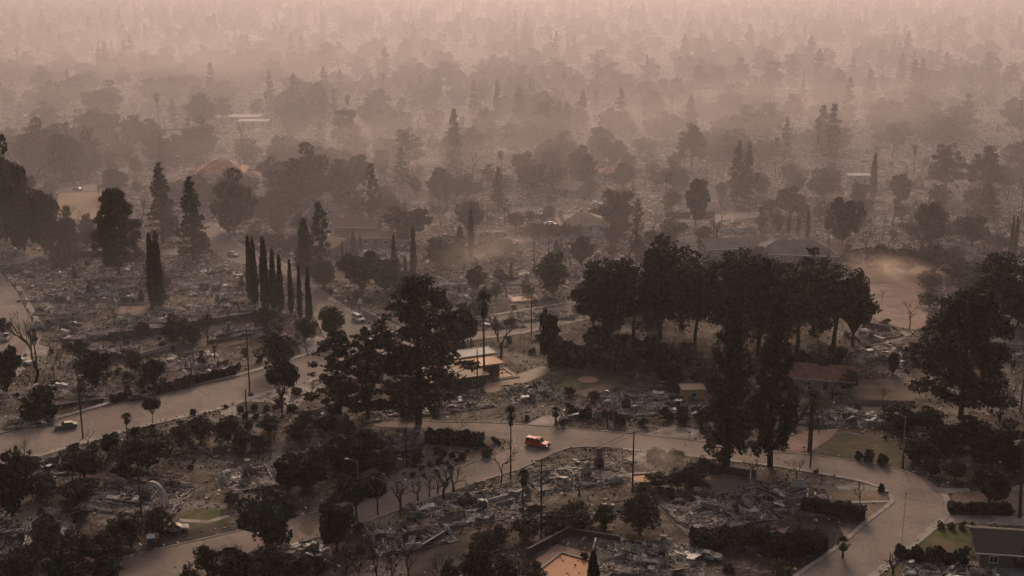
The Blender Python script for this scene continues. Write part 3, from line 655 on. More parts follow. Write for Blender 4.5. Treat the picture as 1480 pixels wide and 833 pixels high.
plants('fanpalm', [(730, 326, 300, 15), (967, 308, 250, 10), (962, 306, 252, 9), (1093, 300, 250, 14), (1099, 338, 300, 13), (1142, 268, 240, 13), (1131, 266, 242, 12), (1180, 246, 196, 8), (1196, 246, 192, 8), (815, 152, 102, 9), (860, 178, 130, 8)],
       'fan palm standing in the smoke over the middle burned lots', 'palms in the smoke')
plants('cypress', [(362, 432, 343, 11), (369, 440, 345, 12), (384, 446, 345, 15), (396, 446, 362, 12), (406, 450, 370, 11), (421, 452, 376, 9), (434, 460, 384, 8), (447, 464, 388, 10)],
       'narrow dark cypress in the row between the rubble lots and the sloping street', 'row of cypresses by the sloping street')
plants('cypress', [(222, 442, 340, 15), (231, 444, 338, 17)], 'tall cypress of the merged pair standing among rubble lots', 'cypress pair among rubble')
plants('cypress', [(570, 406, 341, 9), (586, 404, 370, 7), (598, 398, 329, 10), (511, 364, 334, 7), (521, 362, 340, 6), (495, 376, 349, 5), (681, 372, 303, 11)],
       'slim cypress near the gabled house above the sloping street', 'cypresses near the gabled house')
plants('cypress', [(1126, 335, 311, 6), (1139, 338, 312, 6), (1153, 339, 310, 6), (1167, 343, 305, 7)], 'small cypress in the short row behind the wide grey hip roof', 'four cypresses behind hip roof')
plants('cypress', [(1460, 373, 313, 7), (1466, 373, 314, 7)], 'thin cypress of the pair behind the dark umbrella pine', 'two thin cypresses')
plant('cypress', 1261, 286, 223, 11, 'single tall cypress in the haze beside a pool with painted sky glow')
plants('cypress', [(1160, 142, 104, 4), (1092, 148, 112, 5), (1098, 148, 112, 5), (1106, 148, 113, 5), (1112, 148, 112, 5), (1118, 148, 114, 4), (934, 128, 80, 5), (1225, 184, 160, 4), (1262, 186, 166, 4), (1222, 190, 162, 5)],
       'distant cypress faint in thick smoke', 'distant cypresses')
plant('fatcypress', 857, 850, 797, 21, 'squat black clipped cypress beside the pool with painted orange reflection')
plant('cypress', 441, 396, 318, 24, 'wide cone-shaped conifer beside the sloping street', None, 1)
plant('midpine', 463, 386, 293, 32, 'leafy upright tree between the cone conifer and the gabled house', None, 2)
plant('midpine', 538, 318, 236, 27, 'upright dark pine beside the two-storey house')
plant('conifer', 720, 300, 242, 30, 'dark cedar below the hazy fan palm')
plants('conifer', [(791, 190, 138, 26), (842, 192, 130, 26), (750, 186, 126, 32), (719, 178, 116, 20), (808, 202, 146, 26), (818, 206, 148, 24)], 'spired cedar in the smoky line of tall conifers', 'line of spired cedars')
plant('conifer', 848, 272, 222, 46, 'cedar with flat branches beside the small red-roofed house')
plants('conifer', [(1065, 290, 203, 34), (1080, 286, 206, 28)], 'tall ragged conifer of the joined pair above the middle lots', 'joined pair of conifers')
plant('conifer', 665, 374, 326, 27, 'small conifer next to the tallest slim cypress')
plant('midpine', 921, 342, 288, 18, 'thin pine beside the utility pole near the hip-roofed house')
plant('conifer', 804, 378, 348, 22, 'small pine in front of the arched fence')
plant('broad', 792, 524, 444, 36, 'cone-shaped leafy tree at the end of the white flat-roofed building', None, 1)
plant('conifer', 235, 250, 192, 18, 'narrow cedar standing behind the tiled mansion')
plant('broad_dark', 340, 336, 249, 64, 'large feathery dark tree in front of the tiled mansion', None, 0)
plant('conifer', 280, 376, 256, 58, 'great drooping cedar left of the sloping street')
plant('conifer', 236, 350, 236, 56, 'great drooping cedar behind the field-side trees')
plant('bigpine', 172, 398, 274, 66, 'tall dense dark tree at the corner of the tan field', None, 0)
plants('broad_dark', [(10, 350, 202, 62), (36, 362, 250, 60), (66, 368, 264, 60), (100, 370, 304, 38), (60, 250, 176, 50), (96, 262, 186, 60)], 'dark evergreen in the mass of trees beside the tan field', 'evergreens by the tan field')
plant('broad', 127, 350, 310, 26, 'small pale tree on the dry verge below the tan field', None, 2)
plant('shortpalm', 137, 366, 335, 20, 'short palm on the dry verge near the parked white car')
plants('broad_dark', [(448, 292, 212, 66), (414, 290, 236, 50), (490, 294, 236, 54)], 'dark rounded tree behind the two-storey house', 'dark trees behind two-storey house')
plant('broad', 550, 256, 214, 30, 'rounded hazy tree above the upright dark pine', None, 1)
plant('broad_dark', 590, 348, 296, 66, 'wide hedge-like dark tree right of the two-storey house', None, 1)
plant('olive', 468, 416, 373, 48, 'pale rounded willow-like tree beside the row of cypresses', None, 0)
plants('broad_dark', [(520, 418, 358, 60), (556, 420, 372, 54)], 'dark rounded tree at the bend of the sloping street', 'dark trees at the bend')
plant('olive', 480, 490, 444, 48, 'rounded grey-green tree at the kerb of the sloping street', None, 1)
plant('scorched', 398, 532, 468, 62, 'broad scorched tree across from the paved corner', None, 0)
plant('bare', 443, 514, 488, 24, 'little thin tree on the pale corner driveway')
plants('broad', [(635, 290, 242, 42), (680, 336, 290, 42), (713, 372, 334, 56), (640, 380, 340, 60), (690, 420, 384, 40)], 'grey leafy tree among lots above the tall broad pine', 'trees above the tall pine')
plants('broad', [(759, 262, 218, 42), (795, 256, 212, 40), (901, 272, 234, 44), (891, 332, 272, 48), (1005, 328, 254, 46), (949, 364, 332, 38), (886, 354, 323, 34), (974, 344, 316, 50), (841, 384, 338, 44), (798, 424, 368, 64)],
       'grey leafy tree between hazy burned lots behind the pine grove', 'trees behind the pine grove')
plants('broad', [(1299, 296, 249, 42), (1188, 286, 246, 54), (1143, 314, 268, 50), (1216, 356, 282, 60), (1342, 356, 288, 58), (1405, 356, 310, 54), (1240, 300, 262, 30)],
       'dusky leafy tree among hazy lots beyond the pink bare lot', 'trees beyond the pink lot')
plants('broad_dark', [(1400, 420, 380, 70), (1470, 470, 392, 70), (1410, 440, 402, 50)], 'dark bushy evergreen beside the dark spreading umbrella pine', 'evergreens beside umbrella pine')
plants('scorched', [(1275, 392, 348, 50), (1312, 394, 350, 56), (1350, 394, 346, 56), (1378, 388, 352, 40), (1340, 420, 388, 46)], 'brown scorched brushy tree along the edge of the bare lot', 'scorched trees by bare lot')
plant('bare', 1314, 476, 432, 38, 'leafless spreading tree on the pink bare lot')
plant('bare', 1275, 434, 418, 12, 'tiny leafless tree in the middle of the pink lot')
plants('broad_dark', [(670, 496, 442, 54), (648, 494, 450, 40)], 'dark rounded tree behind the flat-roofed house', 'dark trees behind flat-roofed house')
plant('barebig', 724, 520, 446, 44, 'leafless fan-shaped tree right of the very tall palm')
plant('scorched', 700, 440, 412, 26, 'small dark tree by the roofless pale building')
plants('shrub', [(816, 524, 486, 56), (860, 526, 480, 56), (905, 532, 482, 56), (948, 536, 486, 50), (838, 532, 496, 44), (885, 536, 500, 44), (992, 528, 492, 46), (1170, 540, 506, 40), (1140, 536, 508, 40), (1210, 530, 498, 40), (920, 514, 484, 60), (870, 508, 474, 60)], 'dark dense thicket bush under the pine grove', 'thicket under pine grove')
plant('shrub', 972, 552, 516, 40, 'big rounded dark bush beside the small shed with painted orange light')
plant('broad_dark', 1195, 556, 520, 44, 'dark tree leaning over the red tiled roof', None, 2)
plants('broad', [(1225, 566, 536, 34), (1290, 540, 510, 24)], 'small leafy tree beside the red tiled roof', 'small trees by red roof')
plant('bare', 1276, 578, 556, 20, 'small leafless tree on the tan fenced yard')
plants('broad_dark', [(1300, 618, 586, 62), (1340, 620, 590, 50), (1400, 648, 604, 64), (1360, 652, 612, 56), (1330, 668, 632, 50)], 'dark bushy tree behind the street lamp', 'bushes behind street lamp')
plants('broad_dark', [(1420, 676, 620, 56), (1455, 680, 612, 60)], 'dark tree above the small lawn right of the curved street', 'trees above small lawn')
plant('broad', 1430, 728, 676, 74, 'rounded many-stemmed tree standing on a dark hedge by the curve', None, 1)
plants('broad', [(1380, 694, 664, 40), (1345, 690, 660, 34)], 'leafy bush beside the pavement on the outside of the curve', 'bushes outside the curve')
# ---- left foreground
plant('barebig', 50, 556, 450, 54, 'tall forked leafless tree beside the white parked car', None, 0)
plant('broad_dark', 10, 566, 492, 44, 'dark tree at the mouth of the side street', None, 1)
plant('scorched', 5, 484, 456, 26, 'small dark tree on the side street by the pale truck')
plant('shrub', 52, 606, 560, 62, 'big round dark bush by the wide street near the silver car', None, 1)
plant('scorched', 139, 560, 498, 56, 'dense brown scorched tree among left-hand ruins', None, 1)
plants('scorched', [(224, 560, 512, 44), (196, 540, 500, 34), (115, 520, 486, 36), (60, 590, 552, 30)], 'brown half-burned tree in the rubble lots above the wide street', 'half-burned trees by wide street')
plants('bare', [(277, 544, 506, 32), (310, 520, 472, 30), (300, 498, 440, 34), (330, 470, 420, 30), (252, 480, 450, 26), (165, 470, 432, 26), (180, 500, 452, 26), (345, 452, 420, 26), (78, 548, 500, 30)], 'leafless burned tree in the rubble lots above the wide street', 'leafless trees by wide street')
plant('acacia', 221, 612, 578, 34, 'small leaning tree at the kerb of the wide street', None, 1)
plants('scorched', [(290, 640, 596, 50), (330, 640, 600, 46), (262, 650, 610, 40)], 'dark scrubby tree below the wide street', 'scrub below wide street')
plants('broad', [(123, 692, 640, 66), (214, 676, 622, 84), (180, 690, 640, 50), (160, 660, 626, 40)], 'leafy dull tree between the wide street and the arched ruin', 'trees above the arched ruin')
plant('broad_dark', 18, 746, 648, 72, 'big black-green tree at the low end of the wide street', None, 2)
plant('fatcypress', 28, 700, 646, 16, 'narrow dark tree at the low end of the wide street')
plants('scorched', [(60, 720, 680, 60), (110, 730, 690, 60), (40, 690, 650, 40)], 'brown scrub bush around the low rubble of the left side', 'scrub around left rubble')
plant('bare', 34, 680, 630, 36, 'bare twiggy tree beside the silver car street')
plants('scorched', [(70, 800, 742, 60), (110, 820, 760, 70), (150, 824, 764, 70), (40, 830, 780, 70), (95, 850, 790, 80), (20, 850, 796, 70), (155, 850, 800, 60)], 'dark brown thicket at the foot of the slope by the lane', 'thicket by the lane')
plant('broad_dark', 66, 790, 738, 34, 'dark upright bush in front of pale rubble', None, 0)
plants('scorched', [(190, 790, 738, 70), (232, 776, 724, 46), (170, 790, 745, 50)], 'scorched reddish bush below the arched ruin', 'bushes below arched ruin')
plants('bare', [(165, 826, 766, 50), (135, 800, 750, 40), (105, 700, 655, 30)], 'bare twiggy bush beside the lane', 'twiggy bushes by lane')
plant('olive', 392, 792, 704, 98, 'large rounded grey-green tree standing at the lane', None, 0)
plants('broad_dark', [(440, 708, 644, 78), (416, 708, 664, 40)], 'dark dense tree above the large grey-green tree', 'dark trees above grey-green tree')
plant('broad_dark', 510, 694, 618, 84, 'wide dark dense tree behind the curved street lamp', None, 1)
plant('scorched', 560, 690, 644, 46, 'reddish-brown scorched tree beside the gravel yard', None, 2)
plant('acacia', 516, 752, 696, 90, 'flat-topped tree spreading over the lane', None, 0)
plant('broad', 487, 796, 720, 66, 'narrow dull tree in front of the flat-topped lane tree', None, 1)
plants('stub', [(579, 738, 698, 30), (604, 724, 692, 28), (620, 718, 684, 28), (641, 724, 676, 30), (655, 712, 668, 32), (632, 716, 682, 24)], 'charred tree with stubby limbs lining the lane', 'charred trees along lane')
plants('scorched', [(300, 830, 784, 46), (330, 850, 796, 60), (390, 850, 780, 70), (430, 860, 800, 60), (275, 860, 812, 40), (356, 836, 792, 40)], 'brown-green bush at the near side of the lane', 'bushes near side of lane')
plants('bare', [(500, 840, 770, 50), (545, 850, 764, 60), (590, 850, 770, 50), (460, 850, 782, 46), (630, 846, 800, 30), (520, 860, 790, 60), (640, 840, 800, 36), (566, 850, 774, 40)], 'tangle of bare brush below the rubble lots', 'bare brush')
plants('scorched', [(690, 846, 780, 60), (650, 856, 806, 40), (730, 850, 800, 60), (770, 846, 806, 50), (700, 800, 764, 50), (720, 784, 756, 40)], 'brown thicket beside the dirt yard', 'thicket beside dirt yard')
plants('scorched', [(760, 780, 742, 60), (800, 770, 736, 60), (840, 768, 736, 50), (872, 764, 728, 46), (830, 752, 722, 50)], 'brown burned hedge bush behind the pool wall', 'burned bushes behind pool wall')
plant('scorched', 925, 772, 702, 78, 'broad dark burned tree behind the crumpled white sheets', None, 0)
plant('bare', 836, 716, 684, 44, 'leaning leafless tree in front of the twin-chimney ruin')
plants('scorched', [(950, 704, 680, 46), (930, 716, 696, 40)], 'scorched palm-like bush beside the small pale pool', 'scorched bushes by small pool')
plants('scorched', [(1000, 708, 664, 48), (980, 706, 676, 36), (1016, 690, 656, 34)], 'smoky brown bush at the fenced yard', 'smoky bushes at fenced yard')
plants('scorched', [(950, 664, 648, 40), (975, 668, 650, 40), (1040, 668, 650, 30)], 'low burned bush along the inner kerb of the curved street', 'low bushes along inner kerb')
plants('bare', [(1155, 778, 738, 30), (1180, 770, 742, 26), (1195, 790, 764, 30), (1130, 806, 772, 26), (1165, 800, 770, 30)], 'bare burned shrub in the dark yard inside the curve', 'bare shrubs inside the curve')
plant('stub', 1243, 729, 696, 18, 'small charred palm stump on the dry yard inside the curve')
plant('shrub', 1274, 711, 700, 14, 'small tufted bush on the inner kerb of the curve')
plants('shrub', [(1256, 668, 648, 26), (1275, 672, 654, 22), (1240, 664, 650, 16)], 'rounded bush at the edge of the dull lawn', 'bushes on dull lawn')
plants('shrub', [(1300, 806, 784, 24), (1322, 812, 784, 26), (1345, 814, 788, 30), (1365, 815, 788, 30), (1386, 816, 788, 28)], 'dark clipped bush in the row below the green lawn', 'bush row below lawn')
plant('stub', 1290, 830, 802, 30, 'small vase-shaped dark tree where the driveway meets the street')
plant('stub', 1384, 826, 800, 26, 'small vase-shaped dark tree beside the house driveway')
plants('yshrub', [(1360, 763, 753, 16), (1375, 764, 754, 16), (1390, 764, 753, 16), (1405, 765, 756, 15)], 'yellow-green low shrub between lawn and driveway', 'yellow shrubs by driveway')
plant('yshrub', 1132, 838, 806, 44, 'large yellow-green bush inside the near end of the curved street')
plants('shrub', [(1446, 812, 788, 30), (1478, 822, 790, 40), (1430, 780, 770, 14)], 'dark bush against the wall of the grey-roofed house', 'bushes by grey-roofed house')
for (x, yb, w) in [(598, 676, 12), (610, 680, 10), (622, 674, 12), (634, 671, 14), (640, 660, 16), (654, 662, 14), (668, 664, 16), (650, 678, 12), (612, 690, 10), (596, 689, 12), (630, 684, 9), (715, 640, 12), (722, 644, 9), (700, 648, 10), (690, 652, 8), (676, 655, 8), (660, 668, 10), (605, 668, 22), (645, 672, 10)]:
    plant('shrub', x, yb, yb - w * .7, w, 'low rounded shrub planted on the gravel yard', 'shrubs on gravel yard')
plants('shrub', [(846, 606, 588, 24), (868, 604, 590, 24), (890, 612, 594, 24), (962, 606, 590, 22), (985, 600, 584, 26), (828, 600, 582, 22), (930, 616, 604, 18)], 'garden bush in front of the rubble across from the junction', 'bushes in front of rubble')
plants('shrub', [(348, 596, 586, 14), (368, 592, 583, 16), (386, 594, 585, 14), (398, 592, 584, 12)], 'low shrub in the planted island at the paved corner', 'shrubs in planted island')
plants('scorched', [(440, 622, 594, 40), (470, 626, 600, 40), (500, 630, 602, 36), (430, 640, 610, 44), (390, 624, 600, 40), (350, 650, 618, 44)], 'dark brush between the paved corner and the dark dense trees', 'brush below paved corner')

# ------------------------------------------------------------------ hedges, walls, fences
def along(a, b):
    a, b = Vector(a), Vector(b); d = b - a; return a, d, d.length, math.atan2(d.y, d.x)
def hedge(p0, p1, h, w, label, mat='leaf_dark', group=None, seed=1):
    a, d, L, rz = along(P(*p0), P(*p1)); rng = np.random.default_rng(seed)
    o = thing('hedge', label, 'hedge', (a.x, a.y, 0), rz, group); inner, fo = MB(), MB()
    k = max(2, int(L / 1.6))
    for i in range(k):
        hh = h * rng.uniform(.80, .9); inner.box((L * (i + .5) / k, rng.normal(0, .05), hh / 2), (L / k * .94, w * .8, hh), rng.normal(0, .03), rng.uniform(0, .4))
    n = int(min(16000, L * (2 * h + w) * 26)); x = rng.uniform(0, L, n); face = rng.uniform(0, 2 * h + w, n)
    top = face < w; y = np.where(top, face - w / 2, np.where(face < w + h, -w / 2, w / 2)); hv = h * (1 + .1 * np.sin(x * 1.3 + seed) + .07 * np.sin(x * 3.1))
    z = np.where(top, hv, rng.uniform(0.05, 1, n) * hv); c = np.stack([x, y, z], 1) + rng.normal(0, .10, (n, 3)); c[:, 2] = np.maximum(c[:, 2], .03)
    leaves(fo, rng, c, .34)
    link('branches', inner.mesh('branches', MT[mat]), o); link('foliage', fo.mesh('foliage', MT[mat]), o)
    return o
def wall(p0, p1, h, label, mat='ash_wall', th=.22, name='garden_wall', group=None, cap=True, breaks=0, seed=3):
    a, d, L, rz = along(P(*p0), P(*p1)); rng = np.random.default_rng(seed)
    o = thing(name, label, 'wall', (a.x, a.y, 0), rz, group); k = max(1, int(L / 3.0)); m = MB(); c = MB()
    for i in range(k):
        hh = h * (rng.uniform(.45, 1.0) if breaks and rng.uniform() < breaks else 1.0)
        m.box((L * (i + .5) / k, 0, hh / 2 - .05), (L / k - .012, th, hh + .1), 0, rng.uniform(0, 1))
        if cap and hh > h * .95: c.box((L * (i + .5) / k, 0, hh + .04), (L / k - .006, th + .08, .08), 0, .5)
    link('masonry', m.mesh('masonry', MT[mat]), o)
    if c.v: link('coping', c.mesh('coping', MT['walk' if mat != 'pale' else 'pale']), o)
    return o
def fence(p0, p1, h, label, mat='wood', gap=.012, pw=.30, group=None, posts=2.4, seed=5):
    a, d, L, rz = along(P(*p0), P(*p1)); rng = np.random.default_rng(seed)
    o = thing('fence', label, 'fence', (a.x, a.y, 0), rz, group)
    pm = MB(); pm.box((0, 0, h / 2), (pw - gap, .03, h)); pme = pm.mesh('plank', MT[mat])
    qm = MB(); qm.box((0, 0, h / 2 + .02), (.1, .1, h + .1)); qme = qm.mesh('post', MT[mat])
    n = min(290, int(L / pw))
    for i in range(n):
        if rng.uniform() < .04: continue
        k = link('plank', pme, o, (L * (i + .5) / n, .07 + rng.normal(0, .004), .03)); k.scale = (L / n / pw, 1, rng.uniform(.94, 1.02))
    for i in range(int(L / posts) + 1): link('post', qme, o, (min(L, i * posts), 0, 0))
    rm = MB()
    for z in (.25, h * .8): rm.box((L / 2, .035, z), (L, .04, .08))
    link('rail', rm.mesh('rail', MT[mat]), o)
    return o
hedge((232, 566), (341, 540), 1.7, 1.2, 'long clipped dark hedge along the upper pavement of the wide street', seed=1)
hedge((160, 582), (191, 575), 1.5, 1.2, 'short dark hedge at the upper pavement of the wide street', seed=2)
hedge((617, 638), (698, 643), 2.2, 3.6, 'wide low dark hedge on the island south of the junction', seed=3)
hedge((1158, 738), (1250, 752), 2.6, 1.4, 'long dark burned hedge inside the curve of the street', 'leaf_brown', seed=4)
hedge((1108, 800), (1188, 792), 2.6, 4.5, 'thick brown-green hedge inside the near end of the curve', 'leaf_brown', seed=5)
hedge((998, 790), (1112, 784), 2.8, 2.4, 'dark burned hedge behind the ash-white wrecked car', 'leaf_brown', seed=6)
hedge((1370, 740), (1462, 742), 1.6, 1.8, 'dark trimmed hedge under the many-stemmed tree', seed=7)
hedge((780, 339), (840, 341), 3.4, 2.5, 'dark clipped hedge below the hip-roofed house', seed=8)
hedge((962, 314), (997, 315), 1.8, 1.6, 'hazy clipped hedge beside the far lane, longer one', seed=9)
hedge((1002, 317), (1030, 314), 1.8, 1.6, 'hazy clipped hedge beside the far lane, shorter one', seed=10)
hedge((84, 374), (152, 371), 1.9, 1.4, 'dark hedge along the cross street below the tan field', seed=11)
hedge((1306, 806), (1392, 812), 1.2, 1.0, 'low dark hedge along the lower edge of the green lawn', seed=12)
wall((156, 490), (238, 482), 1.8, 'long dark sooty wall across the left rubble lots', seed=1)
wall((256, 476), (376, 458), 1.6, 'long grey wall stretching below the row of cypresses', breaks=.15, seed=2)
wall((170, 424), (200, 420), 1.5, 'short grey wall near the cypress pair', seed=3)
wall((180, 524), (262, 500), 1.2, 'low curved-lot wall beside the pale concrete slab', mat='walk', seed=4)
wall((300, 498), (368, 486), 1.0, 'dark low wall above the dry yard', seed=5)
wall((524, 458), (545, 468), 2.2, 'tan board wall beside the pavement of the sloping street', mat='wall_tan', seed=6)
wall((840, 341), (874, 343), 1.6, 'pale garden wall joined to the dark clipped hedge', mat='pale', seed=7)
wall((619, 297), (660, 304), 1.5, 'thin white wall below hazy lots', mat='pale', seed=8)
wall((1366, 362), (1420, 366), 2.0, 'long white wall behind dusky trees', mat='pale', seed=9)
wall((40, 596), (150, 580), .8, 'low dark kerb wall above the silver car', seed=10)
wall((590, 748), (642, 752), 1.7, 'grey soot-streaked wall standing in the lane-side rubble', mat='plaster', breaks=.3, seed=11, cap=False)
wall((642, 756), (672, 750), 2.0, 'grey angled wall at the middle of the lane-side rubble', mat='plaster', breaks=.2, seed=12, cap=False)
wall((610, 795), (646, 773), 1.0, 'low brown wall edging the dirt yard', seed=13)
wall((60, 474), (118, 468), 2.2, 'roofless wall with gaps among left-hand ruins', mat='plaster', breaks=.5, seed=14, cap=False)
wall((1203, 378), (1262, 366), 1.6, 'pale retaining wall beside the wide grey hip roof', mat='walk', seed=15)
wall((1246, 474), (1286, 482), 2.0, 'brown wall at the edge of the pink lot', seed=16)
fence((1218, 584), (1322, 586), 1.1, 'wooden plank fence below the tan yard', mat='wall_tan', seed=1)
fence((1024, 682), (1092, 692), 1.7, 'grey plank fence around the yard under the tall conifers', seed=2)
fence((780, 352), (822, 350), 1.6, 'pale arched-looking fence by the small pine', mat='pale', pw=.6, seed=3)
fence((1200, 372), (1258, 362), 1.3, 'dark thin fence beside the wide grey hip roof', pw=.5, seed=4)

# ------------------------------------------------------------------ poles, lamps, signs, small street things
def utility_pole(px, yb, yt, label, rz=0.5, transformer=False, arms=2, group=None):
    p = P(px, yb); h = ztop(p, yt); o = thing('utility_pole', label, 'pole', (p.x, p.y, 0), rz, group)
    m = MB(); m.tube([(0, 0, -.3), (0, 0, h * .5), (0, 0, h)], [.19, .16, .12], 8); link('shaft', m.mesh('shaft', MT['pole'], True), o)
    for k in range(arms):
        z = h - .45 - k * 1.0; c = MB(); c.box((0, .16, z), (2.5 - .3 * k, .11, .13)); a = link('crossarm', c.mesh('crossarm', MT['pole']), o)
        for x in (-1.0, -.5, .5, 1.0):
            q = MB(); q.tube([(x, .16, z + .065), (x, .16, z + .22)], [.04, .05], 6); link('insulator', q.mesh('insulator', MT['steel'], True), a)
    if transformer:
        q = MB(); q.tube([(.32, -.1, h - 3.2), (.32, -.1, h - 2.2)], [.24, .24], 10); link('transformer', q.mesh('transformer', MT['steel'], True), o)
    SPOTS.append((p.x, p.y, 1.0)); return o, h
def lamp(px, yb, yt, label, rz, arm=1.9, group=None):
    p = P(px, yb); h = ztop(p, yt); o = thing('street_lamp', label, 'street lamp', (p.x, p.y, 0), rz, group)
    m = MB(); m.tube([(0, 0, -.1), (0, 0, h * .5), (0, 0, h - .2)], [.12, .10, .07], 8); link('post', m.mesh('post', MT['steel'], True), o)
    a = MB(); a.tube([(0, 0, h - .9), (arm * .4, 0, h - .25), (arm, 0, h)], [.05, .045, .04], 6); link('arm', a.mesh('arm', MT['steel'], True), o)
    b = MB(); b.box((arm + .3, 0, h - .02), (.75, .28, .16)); b.box((arm + .3, 0, h + .09), (.5, .2, .08)); link('lamp_head', b.mesh('lamp_head', MT['steel']), o)
    c = MB(); c.tube([(0, 0, 0), (0, 0, .45)], [.2, .17], 8); link('base', c.mesh('base', MT['walk'], True), o)
    return o
utility_pole(120, 634, 530, 'utility pole standing in front of the wide street near the silver car', .3)
utility_pole(361, 568, 475, 'tall utility pole at the far kerb of the wide street opposite the planted island', .3)
utility_pole(358, 626, 563, 'short dark pole with a blue sign plate beside the planted island', .3, arms=0)
utility_pole(914, 712, 623, 'utility pole between the twin-chimney ruin and the small pale pool', .6, arms=1)
utility_pole(782, 778, 663, 'utility pole with crossarms in front of the twin-chimney ruin', .1)
utility_pole(546, 744, 706, 'short dark pole beside the flat-topped lane tree', .3, arms=0)
utility_pole(588, 676, 618, 'plain pole at the edge of the gravel yard', .3, arms=0)
utility_pole(690, 562, 505, 'thin pole in front of the flat-roofed house', .3, arms=0)
utility_pole(1475, 596, 478, 'tall utility pole right of the huge rounded pine', .2)
utility_pole(1171, 676, 612, 'dark pole in front of the date palm at the inner kerb', .2, arms=0)
utility_pole(1428, 592, 520, 'thin pole behind the huge rounded pine', .2, arms=1)
for r in [(142, 280, 250), (772, 395, 344), (793, 378, 348), (919, 385, 316), (1031, 358, 308), (1276, 348, 308), (1474, 330, 270), (1083, 308, 262), (1196, 384, 330), (704, 330, 290), (768, 482, 428)]:
    utility_pole(r[0], r[1], r[2], 'slender utility pole among the hazy middle lots', R_.uniform(-.6, .6), arms=1, group='hazy utility poles')
lamp(1303, 676, 600, 'tall pale street lamp at the outer kerb of the curved street', 2.6, 1.6)
lamp(518, 716, 664, 'street lamp with curved arm among dark trees by the lane', math.pi - .1, 1.8)
lamp(886, 624, 566, 'pale street lamp across from the junction rubble', 2.9, 1.2)
def sign(px, yb, yt, w, h, label, mat, rz=0.2):
    p = P(px, yb); H = ztop(p, yt); o = thing('road_sign', label, 'sign', (p.x, p.y, 0), rz)
    m = MB(); m.tube([(0, 0, -.1), (0, 0, H)], [.045, .045], 6); link('post', m.mesh('post', MT['steel'], True), o)
    b = MB(); b.box((0, -.07, H - h / 2), (w, .04, h)); link('sign_plate', b.mesh('sign_plate', MT[mat]), o)
sign(521, 462, 432, 1.1, 1.5, 'pale rectangular road sign beside the pavement of the sloping street', 'white')
sign(364, 600, 568, 1.2, .8, 'small blue sign beside the planted island', 'sign_blue')
sign(1303, 790, 712, .3, .3, 'thin bare marker post at the middle of the curve', 'steel')
def mailbox(px, yb, label, group=None, rz=0.0):
    p = P(px, yb); o = thing('mailbox', label, 'mailbox', (p.x, p.y, 0), rz, group)
    m = MB(); m.box((0, 0, .5), (.1, .1, 1.1)); link('post', m.mesh('post', MT['wood']), o)
    b = MB(); ang = np.linspace(0, math.pi, 7); prof = [(-.14, 1.05), (-.14, 1.2)] + [(-.14 * math.cos(t), 1.2 + .12 * math.sin(t)) for t in ang[1:-1]] + [(.14, 1.2), (.14, 1.05)]
    n = len(prof); b.add([(-.28, y, z) for y, z in prof] + [(.28, y, z) for y, z in prof], [[i, (i + 1) % n, n + (i + 1) % n, n + i] for i in range(n)])
    b.f.append(np.array([[n + i for i in range(n)]])); b.t.append(np.array([.5])); b.f.append(np.array([[n - 1 - i for i in range(n)]])); b.t.append(np.array([.5]))
    link('box', b.mesh('box', MT['dark']), o)
mailbox(1282, 720, 'dark mailbox at the inner kerb of the curve')
mailbox(1162, 654, 'dark mailbox beside the pink driveway')
mailbox(1374, 722, 'small mailbox on the outer pavement of the curve')
mailbox(684, 661, 'mailbox on the edge of the gravel yard')
mailbox(996, 632, 'pale mailbox beside the concrete driveway left of the tall conifers')
for x, y in ((23, 416), (31, 430), (38, 444)): mailbox(x, y, 'mailbox along the pavement of the side street', 'mailboxes on side street')
def wheelie_bin(px, yb, label, mat='blue_bin', s=1.0, rz=0.3):
    p = P(px, yb); o = thing('wheelie_bin', label, 'bin', (p.x, p.y, 0), rz, None, (s, s, s))
    m = MB(); a = [(-.29, -.32), (.29, -.32), (.29, .32), (-.29, .32)]; b = [(-.36, -.40), (.36, -.40), (.36, .40), (-.36, .40)]
    m.add([(x, y, .06) for x, y in a] + [(x, y, 1.12) for x, y in b], [[0, 3, 2, 1], [4, 5, 6, 7], [0, 1, 5, 4], [1, 2, 6, 5], [2, 3, 7, 6], [3, 0, 4, 7]]); link('body', m.mesh('body', MT[mat]), o)
    l = MB(); l.box((0, .02, 1.18), (.80, .90, .10)); l.box((0, .47, 1.14), (.6, .06, .06)); link('lid', l.mesh('lid', MT['white' if mat == 'blue_bin' else mat]), o)
    for x in (-.3, .3):
        w = MB(); w.tube([(x - .04, .3, .12), (x + .04, .3, .12)], [.12, .12], 10); link('wheel', w.mesh('wheel', MT['rubber'], True), o)
wheelie_bin(219, 791, 'large blue wheelie bin with a pale lid beside the lane', s=1.75)

